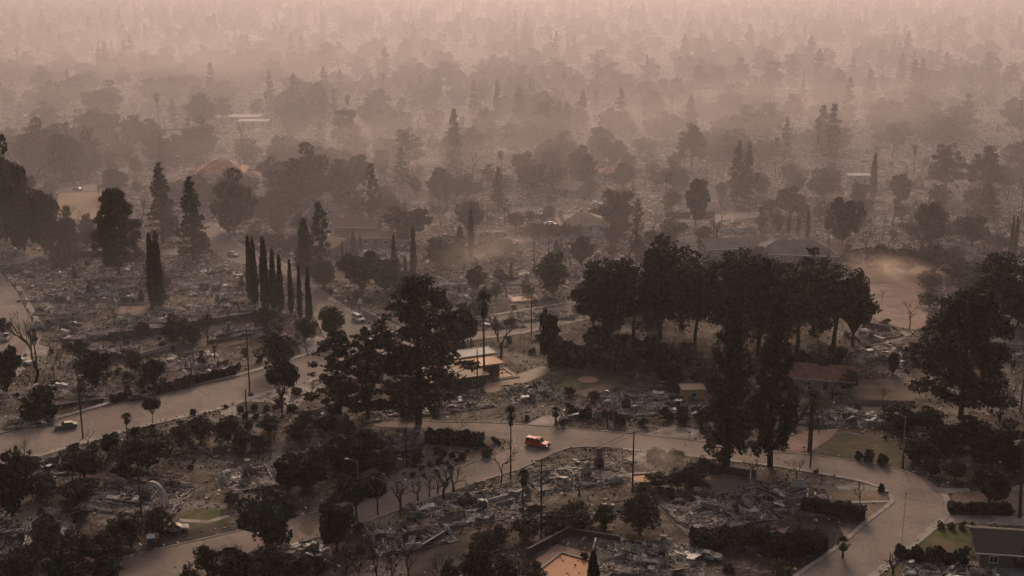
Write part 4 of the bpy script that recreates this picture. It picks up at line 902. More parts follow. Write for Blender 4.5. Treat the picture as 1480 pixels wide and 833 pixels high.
# ------------------------------------------------------------------ vehicles
def extrude_profile(m, prof, y0, y1, taper=None, t=.5):
    n = len(prof); bm = bmesh.new()
    return
def car(px, py, heading, label, paint, style='sedan', group=None, parts=True, wreck=False, L=None):
    p = P(px, py); rz = math.radians(heading)
    o = thing({'suv': 'sport_utility_vehicle', 'sedan': 'car', 'coupe': 'car', 'pickup': 'pickup_truck'}[style], label, 'car' if style != 'pickup' else 'truck', (p.x, p.y, .055), rz, group)
    SPOTS.append((p.x, p.y, 4.0))
    if style == 'suv': Lh, hw, belt, roofz, r = 2.6, .98, 1.12, 1.88, .40; cab = [(-2.52, 1.12), (-2.38, 1.84), (.55, 1.84), (1.28, 1.12)]; hood = 1.10; tailh = 1.12
    elif style == 'coupe': Lh, hw, belt, roofz, r = 2.3, .90, .92, 1.36, .34; cab = [(-2.0, .93), (-.95, 1.33), (.15, 1.34), (1.15, .90)]; hood = .86; tailh = .94
    elif style == 'pickup': Lh, hw, belt, roofz, r = 2.75, .97, 1.12, 1.80, .40; cab = [(-.75, 1.12), (-.62, 1.78), (.62, 1.78), (1.20, 1.12)]; hood = 1.08; tailh = 1.10
    else: Lh, hw, belt, roofz, r = 2.35, .90, .95, 1.46, .33; cab = [(-1.75, .96), (-1.15, 1.42), (.35, 1.43), (1.15, .95)]; hood = .92; tailh = .96
    wx = (-Lh * .58, Lh * .60)
    # lower body: side profile with wheel arches, lofted across five stations so the flanks round off
    def arch(cx):
        return [(cx + (r + .07) * math.cos(a), .30 * r / .34 + (r + .07) * math.sin(a) * .95) for a in np.linspace(math.pi, 0, 7)]
    prof = [(-Lh, .42), (-Lh + .08, .30)] + arch(wx[0]) + arch(wx[1]) + [(Lh - .08, .30), (Lh, .45), (Lh - .02, hood * .78), (Lh - .18, hood * .93), (cab[3][0] + .1, belt), (cab[0][0], belt), (-Lh + .05, tailh), (-Lh, tailh * .8)]
    bm = bmesh.new(); rings = []
    for y, k in ((-hw, .0), (-hw * .93, 1.0), (hw * .93, 1.0), (hw, .0)):
        rings.append([bm.verts.new((x * (1 if k else .985), y, z if k else .45 + (z - .45) * .86)) for x, z in prof])
    n = len(prof)
    for a_, b_ in zip(rings, rings[1:]):
        for i in range(n): bm.faces.new((a_[i], a_[(i + 1) % n], b_[(i + 1) % n], b_[i]))
    e1 = bm.faces.new(rings[0][::-1]); e2 = bm.faces.new(rings[-1]); bmesh.ops.triangulate(bm, faces=[e1, e2]); bmesh.ops.recalc_face_normals(bm, faces=bm.faces[:])
    me = bpy.data.meshes.new('body'); bm.to_mesh(me); bm.free(); me.materials.append(MT[paint]); body = link('body', me, o)
    if style == 'pickup':
        q = MB(); q.box((-1.72, 0, belt + .004), (1.75, hw * 1.6, .02)); link('cargo_bed', q.mesh('cargo_bed', MT['dark']), o)
    # cabin
    cm = MB(); iw, tw = hw * .93, hw * .74; (x0, z0), (x1, z1), (x2, z2), (x3, z3) = cab; z0 = z3 = belt - .01
    V = [(x0, -iw, z0), (x1, -tw, z1), (x2, -tw, z2), (x3, -iw, z3), (x0, iw, z0), (x1, tw, z1), (x2, tw, z2), (x3, iw, z3)]
    cm.add(V, [[0, 3, 2, 1], [4, 5, 6, 7], [0, 1, 5, 4], [2, 3, 7, 6], [1, 2, 6, 5]]); cabo = link('cabin', cm.mesh('cabin', MT[paint]), o)
    V = [np.array(v) for v in V]
    def pane(name, c, inset, out, cut=None):
        a, b, cc, d = [np.array(q) for q in c]; ctr = (a + b + cc + d) / 4; nrm = np.cross(b - a, d - a); nrm /= np.linalg.norm(nrm)
        if np.dot(nrm, out) < 0: nrm = -nrm
        q = [ctr + (k - ctr) * inset + nrm * .012 for k in (a, b, cc, d)]; m = MB(); m.add(q, [[0, 1, 2, 3]]); link(name, m.mesh(name, MT['glass']), cabo)
    pane('windscreen', (V[3], V[2], V[6], V[7]), .86, (1, 0, .5)); pane('rear_window', (V[0], V[1], V[5], V[4]), .80, (-1, 0, .5))
    for s_, (i0, i1, i2, i3) in ((-1, (0, 1, 2, 3)), (1, (4, 5, 6, 7))):
        cuts = (.0, .34, .66, 1.0) if style == 'suv' else (.0, .52, 1.0)
        for u0, u1 in zip(cuts, cuts[1:]):
            lo = lambda u: V[i0] + (V[i3] - V[i0]) * u; hi = lambda u: V[i1] + (V[i2] - V[i1]) * u
            pane('side_window', (lo(u0), hi(u0), hi(u1), lo(u1)), .84, (0, s_, .2))
    for x in wx:
        for s_ in (-1, 1):
            if wreck and s_ == 1: pass
            y = s_ * (hw - .12); t_ = MB(); t_.tube([(x, y - .11, r), (x, y + .11, r)], [r, r], 14)
            t_.f.append(np.array([[t_.n - 28 + i for i in range(14)][::-1]])); t_.t.append(np.array([.5])); wh = link('wheel', t_.mesh('wheel', MT['rubber']), o)
            k = MB(); k.tube([(x, y + s_ * .111, r), (x, y + s_ * .125, r)], [r * .62, r * .5], 10); link('rim', k.mesh('rim', MT['dark' if wreck else 'steel']), wh)
    if not wreck:
        for s_ in (-1, 1):
            h_ = MB(); h_.box((Lh - .06, s_ * hw * .74, hood * .72), (.12, .34, .17)); link('headlight', h_.mesh('headlight', MT['head']), o)
            h_ = MB(); h_.box((-Lh + .05, s_ * hw * .80, tailh * .78), (.12, .22, .28)); link('taillight', h_.mesh('taillight', MT['tail']), o)
            h_ = MB(); h_.box((cab[3][0] - .18, s_ * (hw + .07), belt + .06), (.14, .18, .14)); link('mirror', h_.mesh('mirror', MT[paint]), o)
        q = MB(); q.box((Lh - .01, 0, hood * .66), (.06, hw * .95, .2)); link('grille', q.mesh('grille', MT['dark']), o)
    for s_ in (-1, 1):
        q = MB(); q.box((s_ * (Lh - .03), 0, .46), (.18, hw * 1.8, .22)); link('bumper', q.mesh('bumper', MT['dark' if style in ('suv', 'pickup') else paint]), o)
    if style == 'suv':
        for s_ in (-1, 1):
            q = MB(); q.box((-.9, s_ * tw * .82, z1 + .07), (2.3, .05, .05))
            for x in (-2.0, -.9, .2): q.box((x, s_ * tw * .82, z1 + .03), (.08, .05, .09))
            link('roof_rail', q.mesh('roof_rail', MT['dark']), cabo)
    return o
red = car(777, 645, -27, 'bright red sport utility vehicle turning at the junction of the curved street', 'red_paint', 'suv')
q = MB(); q.box((.05, 0, 1.95), (.30, 1.15, .13)); link('light_bar', q.mesh('light_bar', MT['red_paint']), red)
car(96, 619, 200, 'silver grey car driving down the wide street', 'silver_car', 'sedan')
car(1024, 808, -16, 'ash-white burned-out car in front of the dark hedge', 'ashen_car', 'coupe', wreck=True)
car(518, 464, -57, 'white sport utility vehicle coming down the sloping street', 'white_car', 'suv')
car(534, 492, -57, 'white car half hidden by pine branches at the sloping street', 'white_car', 'sedan')
car(337, 370, -40, 'white car at the far top of the sloping street', 'white_car', 'sedan')
car(133, 368, 8, 'white car parked on the dry verge below the tan field', 'white_car', 'sedan')
car(16, 394, 30, 'dark car with pale roof on the side street corner', 'silver_car', 'suv')
car(10, 491, 95, 'pale pickup truck parked on the side street', 'white_car', 'pickup')
car(34, 526, -20, 'small white car parked under the forked leafless tree', 'white_car', 'sedan')
car(113, 276, 4, 'dark car parked above the tan field, left of the utility pole', 'burnt_car', 'sedan')
car(150, 273, 5, 'dark car parked above the tan field, right of the utility pole', 'burnt_car', 'suv')
car(106, 472, 10, 'rusty burned car shell beside the roofless left-hand wall', 'burnt_car', 'sedan', wreck=True)
car(200, 578, 14, 'black burned car shell at the wide street hedge', 'burnt_car', 'sedan', wreck=True)
car(586, 350, 15, 'white car in the drive of the gabled house', 'white_car', 'sedan')
car(540, 354, 20, 'pale car under trees beside the gabled house', 'white_car', 'suv')
car(896, 331, 5, 'pale car parked behind the utility pole near the hip-roofed house', 'silver_car', 'sedan')
car(862, 297, 5, 'white car in the haze above the hip-roofed house', 'white_car', 'sedan')
car(1072, 304, 8, 'dark hazy car at the end of the far lane', 'burnt_car', 'suv')
car(796, 326, -20, 'pale car left of the hip-roofed house', 'white_car', 'sedan')
car(330, 800, 190, 'soot-black burned car shell hidden by the lane bushes', 'burnt_car', 'sedan', wreck=True)
car(254, 768, 12, 'ash-pale crushed car beside the green lawn of the arched ruin', 'ashen_car', 'sedan', wreck=True)
car(770, 738, 30, 'burned car shell in the rubble behind the scorched palm', 'burnt_car', 'sedan', wreck=True)

# ------------------------------------------------------------------ standing houses
def roof_mesh(w, d, z, rise, kind, ov=.6):
    m = MB(); x, y = w / 2 + ov, d / 2 + ov; th = .18
    if kind == 'gable':
        t = [(-x, -y, z), (x, -y, z), (x, 0, z + rise), (-x, 0, z + rise), (-x, y, z), (x, y, z)]
        v = t + [(a, b, c - th) for a, b, c in t]
        f = [[0, 1, 2, 3], [3, 2, 5, 4], [6, 9, 8, 7], [9, 10, 11, 8], [0, 6, 7, 1], [4, 5, 11, 10], [0, 3, 9, 6], [3, 4, 10, 9], [1, 7, 8, 2], [2, 8, 11, 5]]
        m.add(v, f)
    elif kind == 'hip':
        r = max(.1, x - y * .95)
        t = [(-x, -y, z), (x, -y, z), (x, y, z), (-x, y, z), (-r, 0, z + rise), (r, 0, z + rise)]
        v = t + [(a, b, c - th) for a, b, c in t[:4]]
        m.add(v, [[0, 1, 5, 4], [2, 3, 4, 5], [0, 6, 7, 1], [1, 7, 8, 2], [2, 8, 9, 3], [3, 9, 6, 0], [6, 9, 8, 7]]); m.add([t[1], t[2], t[5], t[3], t[0], t[4]], [[0, 1, 2], [3, 4, 5]])
    else:
        m.box((0, 0, z + th / 2), (2 * x, 2 * y, th))
        for sx, sy, lx, ly in ((0, -y + .08, 2 * x, .16), (0, y - .08, 2 * x, .16), (-x + .08, 0, .16, 2 * y - .34), (x - .08, 0, .16, 2 * y - .34)): m.box((sx, sy, z + th + .07), (lx, ly, .14))
    return m
def house(px, py, w, d, h, rz, roof, rmat, wmat, label, rise=2.2, chimneys=(), name='house', wins=3, door=True, group=None, trim='white', ov=.6):
    p = P(px, py); o = thing(name, label, 'house', (p.x, p.y, 0), math.radians(rz), group); SPOTS.append((p.x, p.y, max(w, d) * .55))
    m = MB(); m.box((0, 0, h / 2 - .1), (w, d, h + .18)); wl_ = link('wall', m.mesh('wall', MT[wmat]), o)
    if roof == 'gable':
        gm = MB(); gm.add([(-w / 2, -d / 2, h - .02), (-w / 2, d / 2, h - .02), (-w / 2, 0, h + rise * .84), (w / 2, -d / 2, h - .02), (w / 2, d / 2, h - .02), (w / 2, 0, h + rise * .84)], [[0, 2, 1], [3, 4, 5]]); link('gable_end', gm.mesh('gable_end', MT[wmat]), o)
    ro = link('roof', roof_mesh(w, d, h + .18, rise, roof, ov).mesh('roof', MT[rmat]), o)
    if roof != 'flat':
        fm = MB()
        for s_ in (-1, 1): fm.box((0, s_ * (d / 2 + ov + .03), h + .09), (w + 2 * ov, .06, .2))
        link('fascia', fm.mesh('fascia', MT[trim]), ro)
    for cx, cy_, ch in chimneys:
        c = MB(); c.box((cx, cy_, h + ch / 2), (.95, .8, ch)); c.box((cx, cy_, h + ch + .08), (1.15, 1.0, .18)); link('chimney', c.mesh('chimney', MT['pale']), ro)
    storeys = max(1, int(h / 2.8))
    for s_ in range(storeys):
        zc = 1.5 + s_ * 2.9
        for side in (-1, 1):
            for k in range(wins):
                x = (k + .5) / wins * w - w / 2
                if door and side == -1 and s_ == 0 and k == wins // 2:
                    dm = MB(); dm.box((x, side * (d / 2 + .02), 1.03), (1.0, .08, 2.06)); dd = link('door', dm.mesh('door', MT['wood']), o)
                    hm_ = MB(); hm_.box((x + .38, side * (d / 2 + .08), 1.0), (.06, .06, .18)); link('handle', hm_.mesh('handle', MT['steel']), dd); continue
                fm = MB()
                for ox, oz, sx, sz in ((0, .62, 1.5, .1), (0, -.62, 1.5, .1), (-.7, 0, .1, 1.14), (.7, 0, .1, 1.14), (0, 0, .07, 1.14)): fm.box((x + ox, side * (d / 2 + .03), zc + oz), (sx, .08, sz))
                wf = link('window', fm.mesh('window', MT[trim]), o)
                pm = MB(); pm.box((x, side * (d / 2 + .012), zc), (1.3, .03, 1.14)); link('pane', pm.mesh('pane', MT['glass']), wf)
        for side in (-1, 1) if wins else ():
            fm = MB()
            for ox, oz, sx, sz in ((0, .62, 1.5, .1), (0, -.62, 1.5, .1), (-.7, 0, .1, 1.14), (.7, 0, .1, 1.14)): fm.box((side * (w / 2 + .03), ox, zc + oz), (.08, sx, sz))
            wf = link('window', fm.mesh('window', MT[trim]), o)
            pm = MB(); pm.box((side * (w / 2 + .012), 0, zc), (.03, 1.3, 1.14)); link('pane', pm.mesh('pane', MT['glass']), wf)
    return o, wl_, ro
house(322, 270, 20, 15, 7.0, 4, 'hip', 'tile_red', 'pale', 'large pale mansion with red tiled hip roof and two white chimneys', 4.4, ((-7.0, 2, 5.2), (7.6, 2, 5.2)), wins=5)
house(364, 270, 8, 8, 5.0, 4, 'hip', 'tile_brown', 'pale', 'pale side wing with low roof right of the tiled mansion', 1.6, wins=2)
house(518, 346, 15, 9, 5.2, -8, 'gable', 'tile_brown', 'wall_tan', 'two-storey tan house with brown gabled roof behind slim cypresses', 2.2, ((3, 0, 3.6),), wins=4)
house(540, 352, 14, 8, 2.9, -8, 'gable', 'tile_brown', 'wall_tan', 'long single-storey wing in front of the two-storey tan house', 1.6, wins=4)
house(486, 364, 9, 12, 3.0, -35, 'gable', 'tile_brown', 'wall_tan', 'gabled house with pale edge board beside slim cypresses', 2.0, wins=2)
house(652, 556, 13, 10, 3.0, 24, 'flat', 'tan_roof', 'wall_grey', 'flat-roofed grey house with pale overhang behind the tall broad pine', wins=3, ov=1.1)
house(690, 540, 9, 7, 3.0, 24, 'flat', 'painted_orange_glow', 'wall_grey', 'house wing with orange sky glow painted on its flat roof beside the very tall palm', wins=2, ov=1.0)
house(678, 530, 12, 5, 3.3, 24, 'flat', 'white_roof', 'wall_grey', 'house wing with white flat roof behind the orange flat roof', wins=3, ov=.6)
house(841, 332, 17, 13, 3.0, 6, 'hip', 'tan_roof', 'pale', 'hip-roofed pale house with box chimney among hazy lots', 3.2, ((0, 2, 4.2),), wins=4)
house(826, 280, 11, 8, 2.8, -35, 'gable', 'tan_roof', 'wall_tan', 'tan-roofed house with steep slope in the haze', 2.6, wins=3)
house(880, 258, 8, 7, 3.2, 5, 'hip', 'tile_red', 'pale', 'small pale house with red roof in the haze', 1.8, wins=2)
house(1150, 374, 26, 14, 2.9, -8, 'hip', 'shingle', 'wall_grey', 'wide house with grey hip roof behind the pine grove', 3.4, wins=6)
house(1196, 372, 12, 11, 2.9, -30, 'gable', 'tile_brown', 'wall_grey', 'brown gabled wing right of the wide grey hip roof', 2.4, wins=3)
house(1060, 366, 22, 11, 2.9, 10, 'gable', 'shingle', 'wall_grey', 'grey gabled house just behind the pine grove', 2.4, wins=4)
house(1180, 556, 17, 9, 2.8, -14, 'gable', 'tile_rust', 'wall_tan', 'house with red-brown gabled roof and white edges beside the date palm', 2.4, wins=4)
house(1468, 806, 14, 9, 2.8, -9, 'gable', 'shingle_dark', 'wall_grey', 'house with charcoal shingle roof beside the green lawn', 2.2, wins=3, ov=1.0)
house(1000, 576, 5, 4, 2.5, 5, 'flat', 'tan_roof', 'painted_orange_glow', 'small flat-roofed shed with orange light painted on its walls beside rubble', wins=1, door=False, ov=.4)  # warm light on the shed walls is painted by their colour
house(1240, 264, 9, 5, 3.2, 3, 'flat', 'white_roof', 'pale', 'small white box-shaped building near the single cypress', wins=2)
house(346, 176, 24, 12, 3.0, 0, 'flat', 'white_roof', 'pale', 'long white flat roof in the smoke above the tiled mansion', wins=4)
house(368, 182, 16, 9, 2.8, 0, 'flat', 'white_roof', 'pale', 'lower white flat roof beside the long one in the smoke', wins=3)
house(1304, 268, 12, 9, 2.8, -30, 'gable', 'tan_roof', 'pale', 'tan gabled house in the haze right of the single cypress', 2.2, wins=3)
house(402, 286, 10, 8, 2.8, 10, 'hip', 'tan_roof', 'wall_tan', 'small tan hip-roofed house under dark rounded trees', 1.8, wins=2)

# ------------------------------------------------------------------ pools
def pool(px, py, w, d, rz, label, mat='water', deck=1.4, group=None, deckmat='pink_drive'):
    p = P(px, py); o = thing('swimming_pool', label, 'pool', (p.x, p.y, 0), math.radians(rz), group); SPOTS.append((p.x, p.y, w * .6)); k = MB()
    for cx, cy_, sx, sy in ((0, -d / 2 - deck / 2, w + 2 * deck, deck), (0, d / 2 + deck / 2, w + 2 * deck, deck), (-w / 2 - deck / 2, 0, deck, d), (w / 2 + deck / 2, 0, deck, d)): k.box((cx, cy_, .06), (sx - .004, sy - .004, .4))
    link('deck', k.mesh('deck', MT[deckmat]), o)
    c = MB()
    for cx, cy_, sx, sy in ((0, -d / 2 - .12, w + .48, .3), (0, d / 2 + .12, w + .48, .3), (-w / 2 - .12, 0, .3, d - .06), (w / 2 + .12, 0, .3, d - .06)): c.box((cx, cy_, .30), (sx, sy, .1))
    link('coping', c.mesh('coping', MT['dark' if mat == 'water' else 'walk']), o)
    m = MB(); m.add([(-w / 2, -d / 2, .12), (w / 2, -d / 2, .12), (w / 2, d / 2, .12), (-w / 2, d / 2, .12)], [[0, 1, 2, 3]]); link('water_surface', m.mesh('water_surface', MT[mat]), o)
    return o
pool(822, 826, 8.5, 10, -32, 'swimming pool with orange sky reflection painted on its water inside the dark wall', deck=2.6)
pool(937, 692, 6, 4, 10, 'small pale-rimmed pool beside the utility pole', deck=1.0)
pool(757, 432, 7, 6, 10, 'pool with painted orange sky glow below the hazy utility pole', deck=1.0)
pool(718, 542, 6.5, 6, 24, 'pool with painted orange sky glow beside the very tall palm', deck=1.2)
pool(1234, 283, 14, 5, 0, 'pool with painted sky glow in the haze beside the single cypress', deck=1.0)
pool(1026, 291, 7, 4, 0, 'pool with painted sky glow in the haze left of joined conifers', deck=1.0)
wall((762, 806), (824, 773), 1.6, 'long dark wall with pale cap along the pool with painted orange reflection', mat='wood', seed=21)
wall((824, 773), (896, 784), 1.2, 'short dark wall behind the terrace of the pool with painted orange reflection', mat='wood', seed=22)
# round garden bed on the lawn
p = P(850, 550); o = thing('round_garden_bed', 'round pale stone-edged bed in the middle of the dull lawn', 'garden bed', (p.x, p.y, 0))
k = MB(); ang = np.linspace(0, 2 * math.pi, 29)[:-1]; k.prism([(2.7 * math.cos(a), 2.7 * math.sin(a)) for a in ang], -.1, .16); link('edge', k.mesh('edge', MT['dirt']), o)
k = MB(); k.prism([(2.2 * math.cos(a), 2.2 * math.sin(a)) for a in ang], .1, .19); link('soil', k.mesh('soil', MT['field']), o)

# ------------------------------------------------------------------ burned houses
def size_w(q): return 'small' if q < .33 else 'middle-sized' if q < .67 else 'large'
def air_w(y): return 'thin' if y < 720 else 'thicker' if y < 950 else 'dense'
def rubble(m, rng, w, d, n, pile=.7, bright=.5, big=1.0):
    x = rng.uniform(-w / 2, w / 2, n); y = rng.uniform(-d / 2, d / 2, n)
    ph = rng.uniform(0, 6.28, 6); fx = rng.uniform(.3, .9, 3)
    hgt = pile * np.clip(.45 + .35 * np.sin(x * fx[0] + ph[0]) * np.sin(y * fx[1] + ph[1]) + .3 * np.sin(x * 1.3 * fx[2] + y * .7 + ph[2]), .02, 1.2)
    kind = rng.uniform(0, 1, n); sz = np.empty((n, 3))
    u = rng.uniform(0, 1, (n, 3))
    sz[:] = (.06 + .28 * u) * big
    pl = kind > .60; sz[pl] = np.stack([.2 + 1.1 * u[pl, 0] ** 2, .15 + .5 * u[pl, 1], .03 + .03 * u[pl, 2]], 1) * big
    st = kind > .86; sz[st] = np.stack([.8 + 2.0 * u[st, 0], .06 + .07 * u[st, 1], .06 + .06 * u[st, 2]], 1) * big
    z = rng.uniform(.05, 1.0, n) * hgt + .10
    dens = np.sin(x * .8 + ph[5]) * np.sin(y * .9 + ph[2]) + .6 * np.sin(x * 1.9 + ph[1]) * np.cos(y * 1.7 + ph[0])
    edge = 1.3 * ((np.abs(x) / (w / 2)) ** 6 + (np.abs(y) / (d / 2)) ** 6)
    kp = dens - edge + rng.normal(0, .45, n) > -.55
    x, y, z, sz = x[kp], y[kp], z[kp], sz[kp]; n = len(x)
    # patches of pale ash and of black char
    pa = .5 + .5 * np.sin(x * .55 + ph[3]) * np.cos(y * .6 + ph[4])
    t = np.clip(rng.normal((.46 + .42 * bright) + .26 * (pa - .5), .22, n), 0, .94); t[rng.uniform(0, 1, n) < .2] *= .2
    t[rng.uniform(0, 1, n) < .03] = 1.0
    m.boxes(np.stack([x, y, z], 1), sz, rotmats(rng, n, .28), t)
def ruin_parts(o, seed, w, d, n, chim=1, walls=5, sheets=6, beams=6, bright=.5, pile=.7, slab=True, wallh=1.0, hires=True, wmat=None):
    rng = np.random.default_rng(seed); parts = []
    def put(name, mb, mat, kind=None): parts.append((name, mb.mesh(name, MT[mat]), kind))
    s = MB(); z = .12 + (seed % 7) * .004
    s.prism([(-w / 2 - .5, -d / 2 - .4), (w / 2 + .6, -d / 2 - .5), (w / 2 + .4, d / 2 + .5), (-w / 2 - .6, d / 2 + .4)], -.1, z); put('foundation', s, 'slab')
    fm_ = MB()
    for cx, cy_, sx, sy in ((0, -d / 2, w, .24), (0, d / 2, w, .24), (-w / 2, 0, .24, d - .26), (w / 2, 0, .24, d - .26)):
        kk = int(max(sx, sy) / 1.3)
        for i_ in range(kk):
            if rng.uniform() < .35: continue
            o_ = ((i_ + .5) / kk - .5); hh = rng.uniform(.18, .6); fm_.box((cx + (o_ * sx if sx > 1 else 0), cy_ + (o_ * sy if sy > 1 else 0), hh / 2 + .01), (sx / kk * .97 if sx > 1 else sx, sy / kk * .97 if sy > 1 else sy, hh), rng.normal(0, .02))
    put('footing', fm_, 'plaster' if seed % 3 else 'ash_wall', 'stuff')
    gx, gy = 26, 18; X, Y = np.meshgrid(np.linspace(-w / 2 + .3, w / 2 - .3, gx), np.linspace(-d / 2 + .3, d / 2 - .3, gy)); ph_ = rng.uniform(0, 6.28, 4)
    Z = .1 + pile * .55 * np.clip(.35 + .35 * np.sin(X * .7 + ph_[0]) * np.sin(Y * .8 + ph_[1]) + .3 * np.sin(X * 1.6 + ph_[2]) * np.cos(Y * 1.4 + ph_[3]) + rng.normal(0, .12, X.shape), -.05, 1.2)
    ab = MB(); ab.add(np.stack([X, Y, Z], -1).reshape(-1, 3), [[j_ * gx + i_, j_ * gx + i_ + 1, (j_ + 1) * gx + i_ + 1, (j_ + 1) * gx + i_] for j_ in range(gy - 1) for i_ in range(gx - 1)]); put('ash_bed', ab, 'ash')
    r = MB(); rubble(r, rng, w, d, n, pile, bright); put('rubble', r, 'debris', 'stuff')
    for k in range(walls):                                  # low standing bits of wall with broken tops
        L = rng.uniform(1.6, 4.2); h = rng.uniform(.7, 2.0) * wallh; m = MB(); st = 4; side = rng.integers(0, 4)
        if side < 2: cx, cy_, a = rng.uniform(-w / 2 + L / 2, w / 2 - L / 2), (d / 2 if side else -d / 2) * rng.choice([1, .3]), 0.0
        else: cx, cy_, a = (w / 2 if side == 2 else -w / 2) * rng.choice([1, .35]), rng.uniform(-d / 2 + L / 2, d / 2 - L / 2) if d > L else 0, math.pi / 2
        tops = h * rng.uniform(.55, 1.0, st + 1); v, f = [], []
        for i in range(st + 1):
            xx = -L / 2 + L * i / st
            for y_ in (-.11, .11): v += [(xx, y_, 0.0), (xx, y_, tops[i])]
        for i in range(st):
            b = 4 * i; f += [[b, b + 4, b + 5, b + 1], [b + 2, b + 3, b + 7, b + 6], [b + 1, b + 5, b + 7, b + 3]]
        f += [[0, 1, 3, 2], [4 * st, 4 * st + 2, 4 * st + 3, 4 * st + 1]]
        R = np.array(Euler((0, 0, a)).to_matrix()); m.add(np.array(v) @ R.T + [cx, cy_, .05], f); put('wall_fragment', m, wmat or rng.choice(['plaster', 'plaster', 'pale', 'ash_wall']))
    for k in range(3 if hires else 2):                      # stub rows of inner walls
        m = MB(); a = rng.choice([0.0, math.pi / 2]); L = (w if a == 0 else d) * rng.uniform(.4, .8); c0 = np.array([rng.uniform(-.3, .3) * w * (0.3 if a == 0 else 1), rng.uniform(-.35, .35) * d * (1 if a == 0 else .3)])
        nseg = max(3, int(L / 1.1))
        for i in range(nseg):
            if rng.uniform() < .3: continue
            q_ = -L / 2 + L * (i + .5) / nseg; hh = rng.uniform(.25, .8); m.box((c0[0] + q_ * math.cos(a), c0[1] + q_ * math.sin(a), hh / 2 + .02), (L / nseg * .97, .2, hh), a, .5)
        if m.v: put('wall_stub', m, rng.choice(['pale', 'plaster', 'sheet']), 'stuff')
    for k in range(chim):
        m = MB(); cx, cy_ = (rng.uniform(-.3, .3) * w, rng.uniform(-.3, .3) * d); h = rng.uniform(3.2, 4.6); bw = rng.uniform(1.5, 2.1)
        m.box((cx, cy_, 1.0), (bw, 1.0, 2.1)); m.add([(cx + sx * bw / 2, cy_ + sy * .5, 2.05) for sx, sy in ((-1, -1), (1, -1), (1, 1), (-1, 1))] + [(cx + sx * .5, cy_ + sy * .38, 2.6) for sx, sy in ((-1, -1), (1, -1), (1, 1), (-1, 1))], [[0, 1, 5, 4], [1, 2, 6, 5], [2, 3, 7, 6], [3, 0, 4, 7]])
        m.box((cx, cy_, 2.55 + (h - 2.55) / 2), (1.0, .76, h - 2.55)); m.box((cx, cy_, h + .06), (1.16, .92, .14)); put('chimney', m, rng.choice(['brick', 'plaster', 'brick']))
        m = MB(); m.box((cx, cy_ - .5, .75), (bw * .5, .06, .8)); put('fireplace', m, 'beam')
    for k in range(sheets):                                 # buckled sheets of roofing
        m = MB(); L, Wd = rng.uniform(1.2, 3.2), rng.uniform(.8, 1.6); nx = 5; zz = np.cumsum(rng.normal(0, .14, nx)); zz -= zz.min(); v, f = [], []
        for i in range(nx):
            for s_ in (-1, 1): v.append((-L / 2 + L * i / (nx - 1), s_ * Wd / 2, zz[i] + s_ * rng.normal(0, .05)))
        f = [[2 * i, 2 * i + 2, 2 * i + 3, 2 * i + 1] for i in range(nx - 1)]; v = np.array(v)
        R = np.array(Euler((rng.normal(0, .15), rng.normal(0, .15), rng.uniform(0, 6.28))).to_matrix()); c = np.array([rng.uniform(-.45, .45) * w, rng.uniform(-.45, .45) * d, .35 + pile * .6])
        v2 = np.concatenate([v, v - [0, 0, .03]]) @ R.T + c; nv = len(v)
        F = f + [[nv + q for q in k_[::-1]] for k_ in f]; m.add(v2, F); put('roof_sheet', m, rng.choice(['sheet', 'sheet', 'plaster', 'brick']))
    for k in range(beams):
        m = MB(); m.box((rng.uniform(-.42, .42) * w, rng.uniform(-.42, .42) * d, .35 + pile * .6), (rng.uniform(2.2, 4.5), .14, .18), rng.uniform(0, 6.28), .5, (0, rng.normal(0, .16))); put('beam', m, 'beam')
    for nm, me, kd in parts:
        q = link(nm, me, o)
        if kd: q['kind'] = kd
    return parts
def ruin(px, py, w, d, rz, label, seed, n=None, **kw):
    p = P(px, py); o = thing('burned_house', label, 'ruin', (p.x, p.y, 0), math.radians(rz)); SPOTS.append((p.x, p.y, max(w, d) * .55))
    kw.setdefault('wallh', 1.25); kw.setdefault('walls', 7); ruin_parts(o, seed, w, d, n or int(w * d * 11), **kw); return o
arched = ruin(196, 722, 19, 13, -8, 'rubble of the burned house with a tall curved arch of wall still standing', 1, bright=.45)
k = MB(); ang = np.linspace(.15, math.pi - .1, 15); prof = [(3.5 * math.cos(a), 4.6 * math.sin(a)) for a in ang]; inn = [(2.75 * math.cos(a), 3.6 * math.sin(a)) for a in ang]; v, f = [], []
for (a, b), (c, d_) in zip(prof, inn): v += [(a, -.25, b), (a, .25, b), (c, -.25, d_), (c, .25, d_)]
for i in range(14):
    q = 4 * i; f += [[q, q + 4, q + 5, q + 1], [q + 2, q + 3, q + 7, q + 6], [q, q + 2, q + 6, q + 4], [q + 1, q + 5, q + 7, q + 3]]
R = np.array(Euler((0, 0, -.35)).to_matrix()); k.add(np.array(v) @ R.T + [4.6, -1.5, .1], f); link('arched_wall', k.mesh('arched_wall', MT['pale']), arched)
k = MB(); k.tube([(-2.5, 5.2, 1.9), (1.5, 5.4, 2.2), (6.2, 5.0, 1.8)], [.28, .28, .26], 8); link('fallen_duct', k.mesh('fallen_duct', MT['plaster'], True), arched)
ruin(72, 676, 12, 9, 10, 'low pale rubble beside the wide street at the left', 2, chim=0, sheets=3)
ruin(378, 690, 15, 12, 20, 'bright rubble with an orange wall stub left of the dark dense trees', 3, bright=.6, chim=1)
ruin(40, 778, 16, 11, 12, 'pale rubble in front of the dark thicket by the lane', 4, chim=0, bright=.5)
ruin(674, 738, 19, 12, 22, 'burned house on the lane behind charred stubby trees', 5, bright=.6, walls=8, chim=0)
ruin(592, 778, 14, 9, 25, 'small square of rubble with a low wall by the dirt yard', 6, bright=.45, chim=0, walls=7)
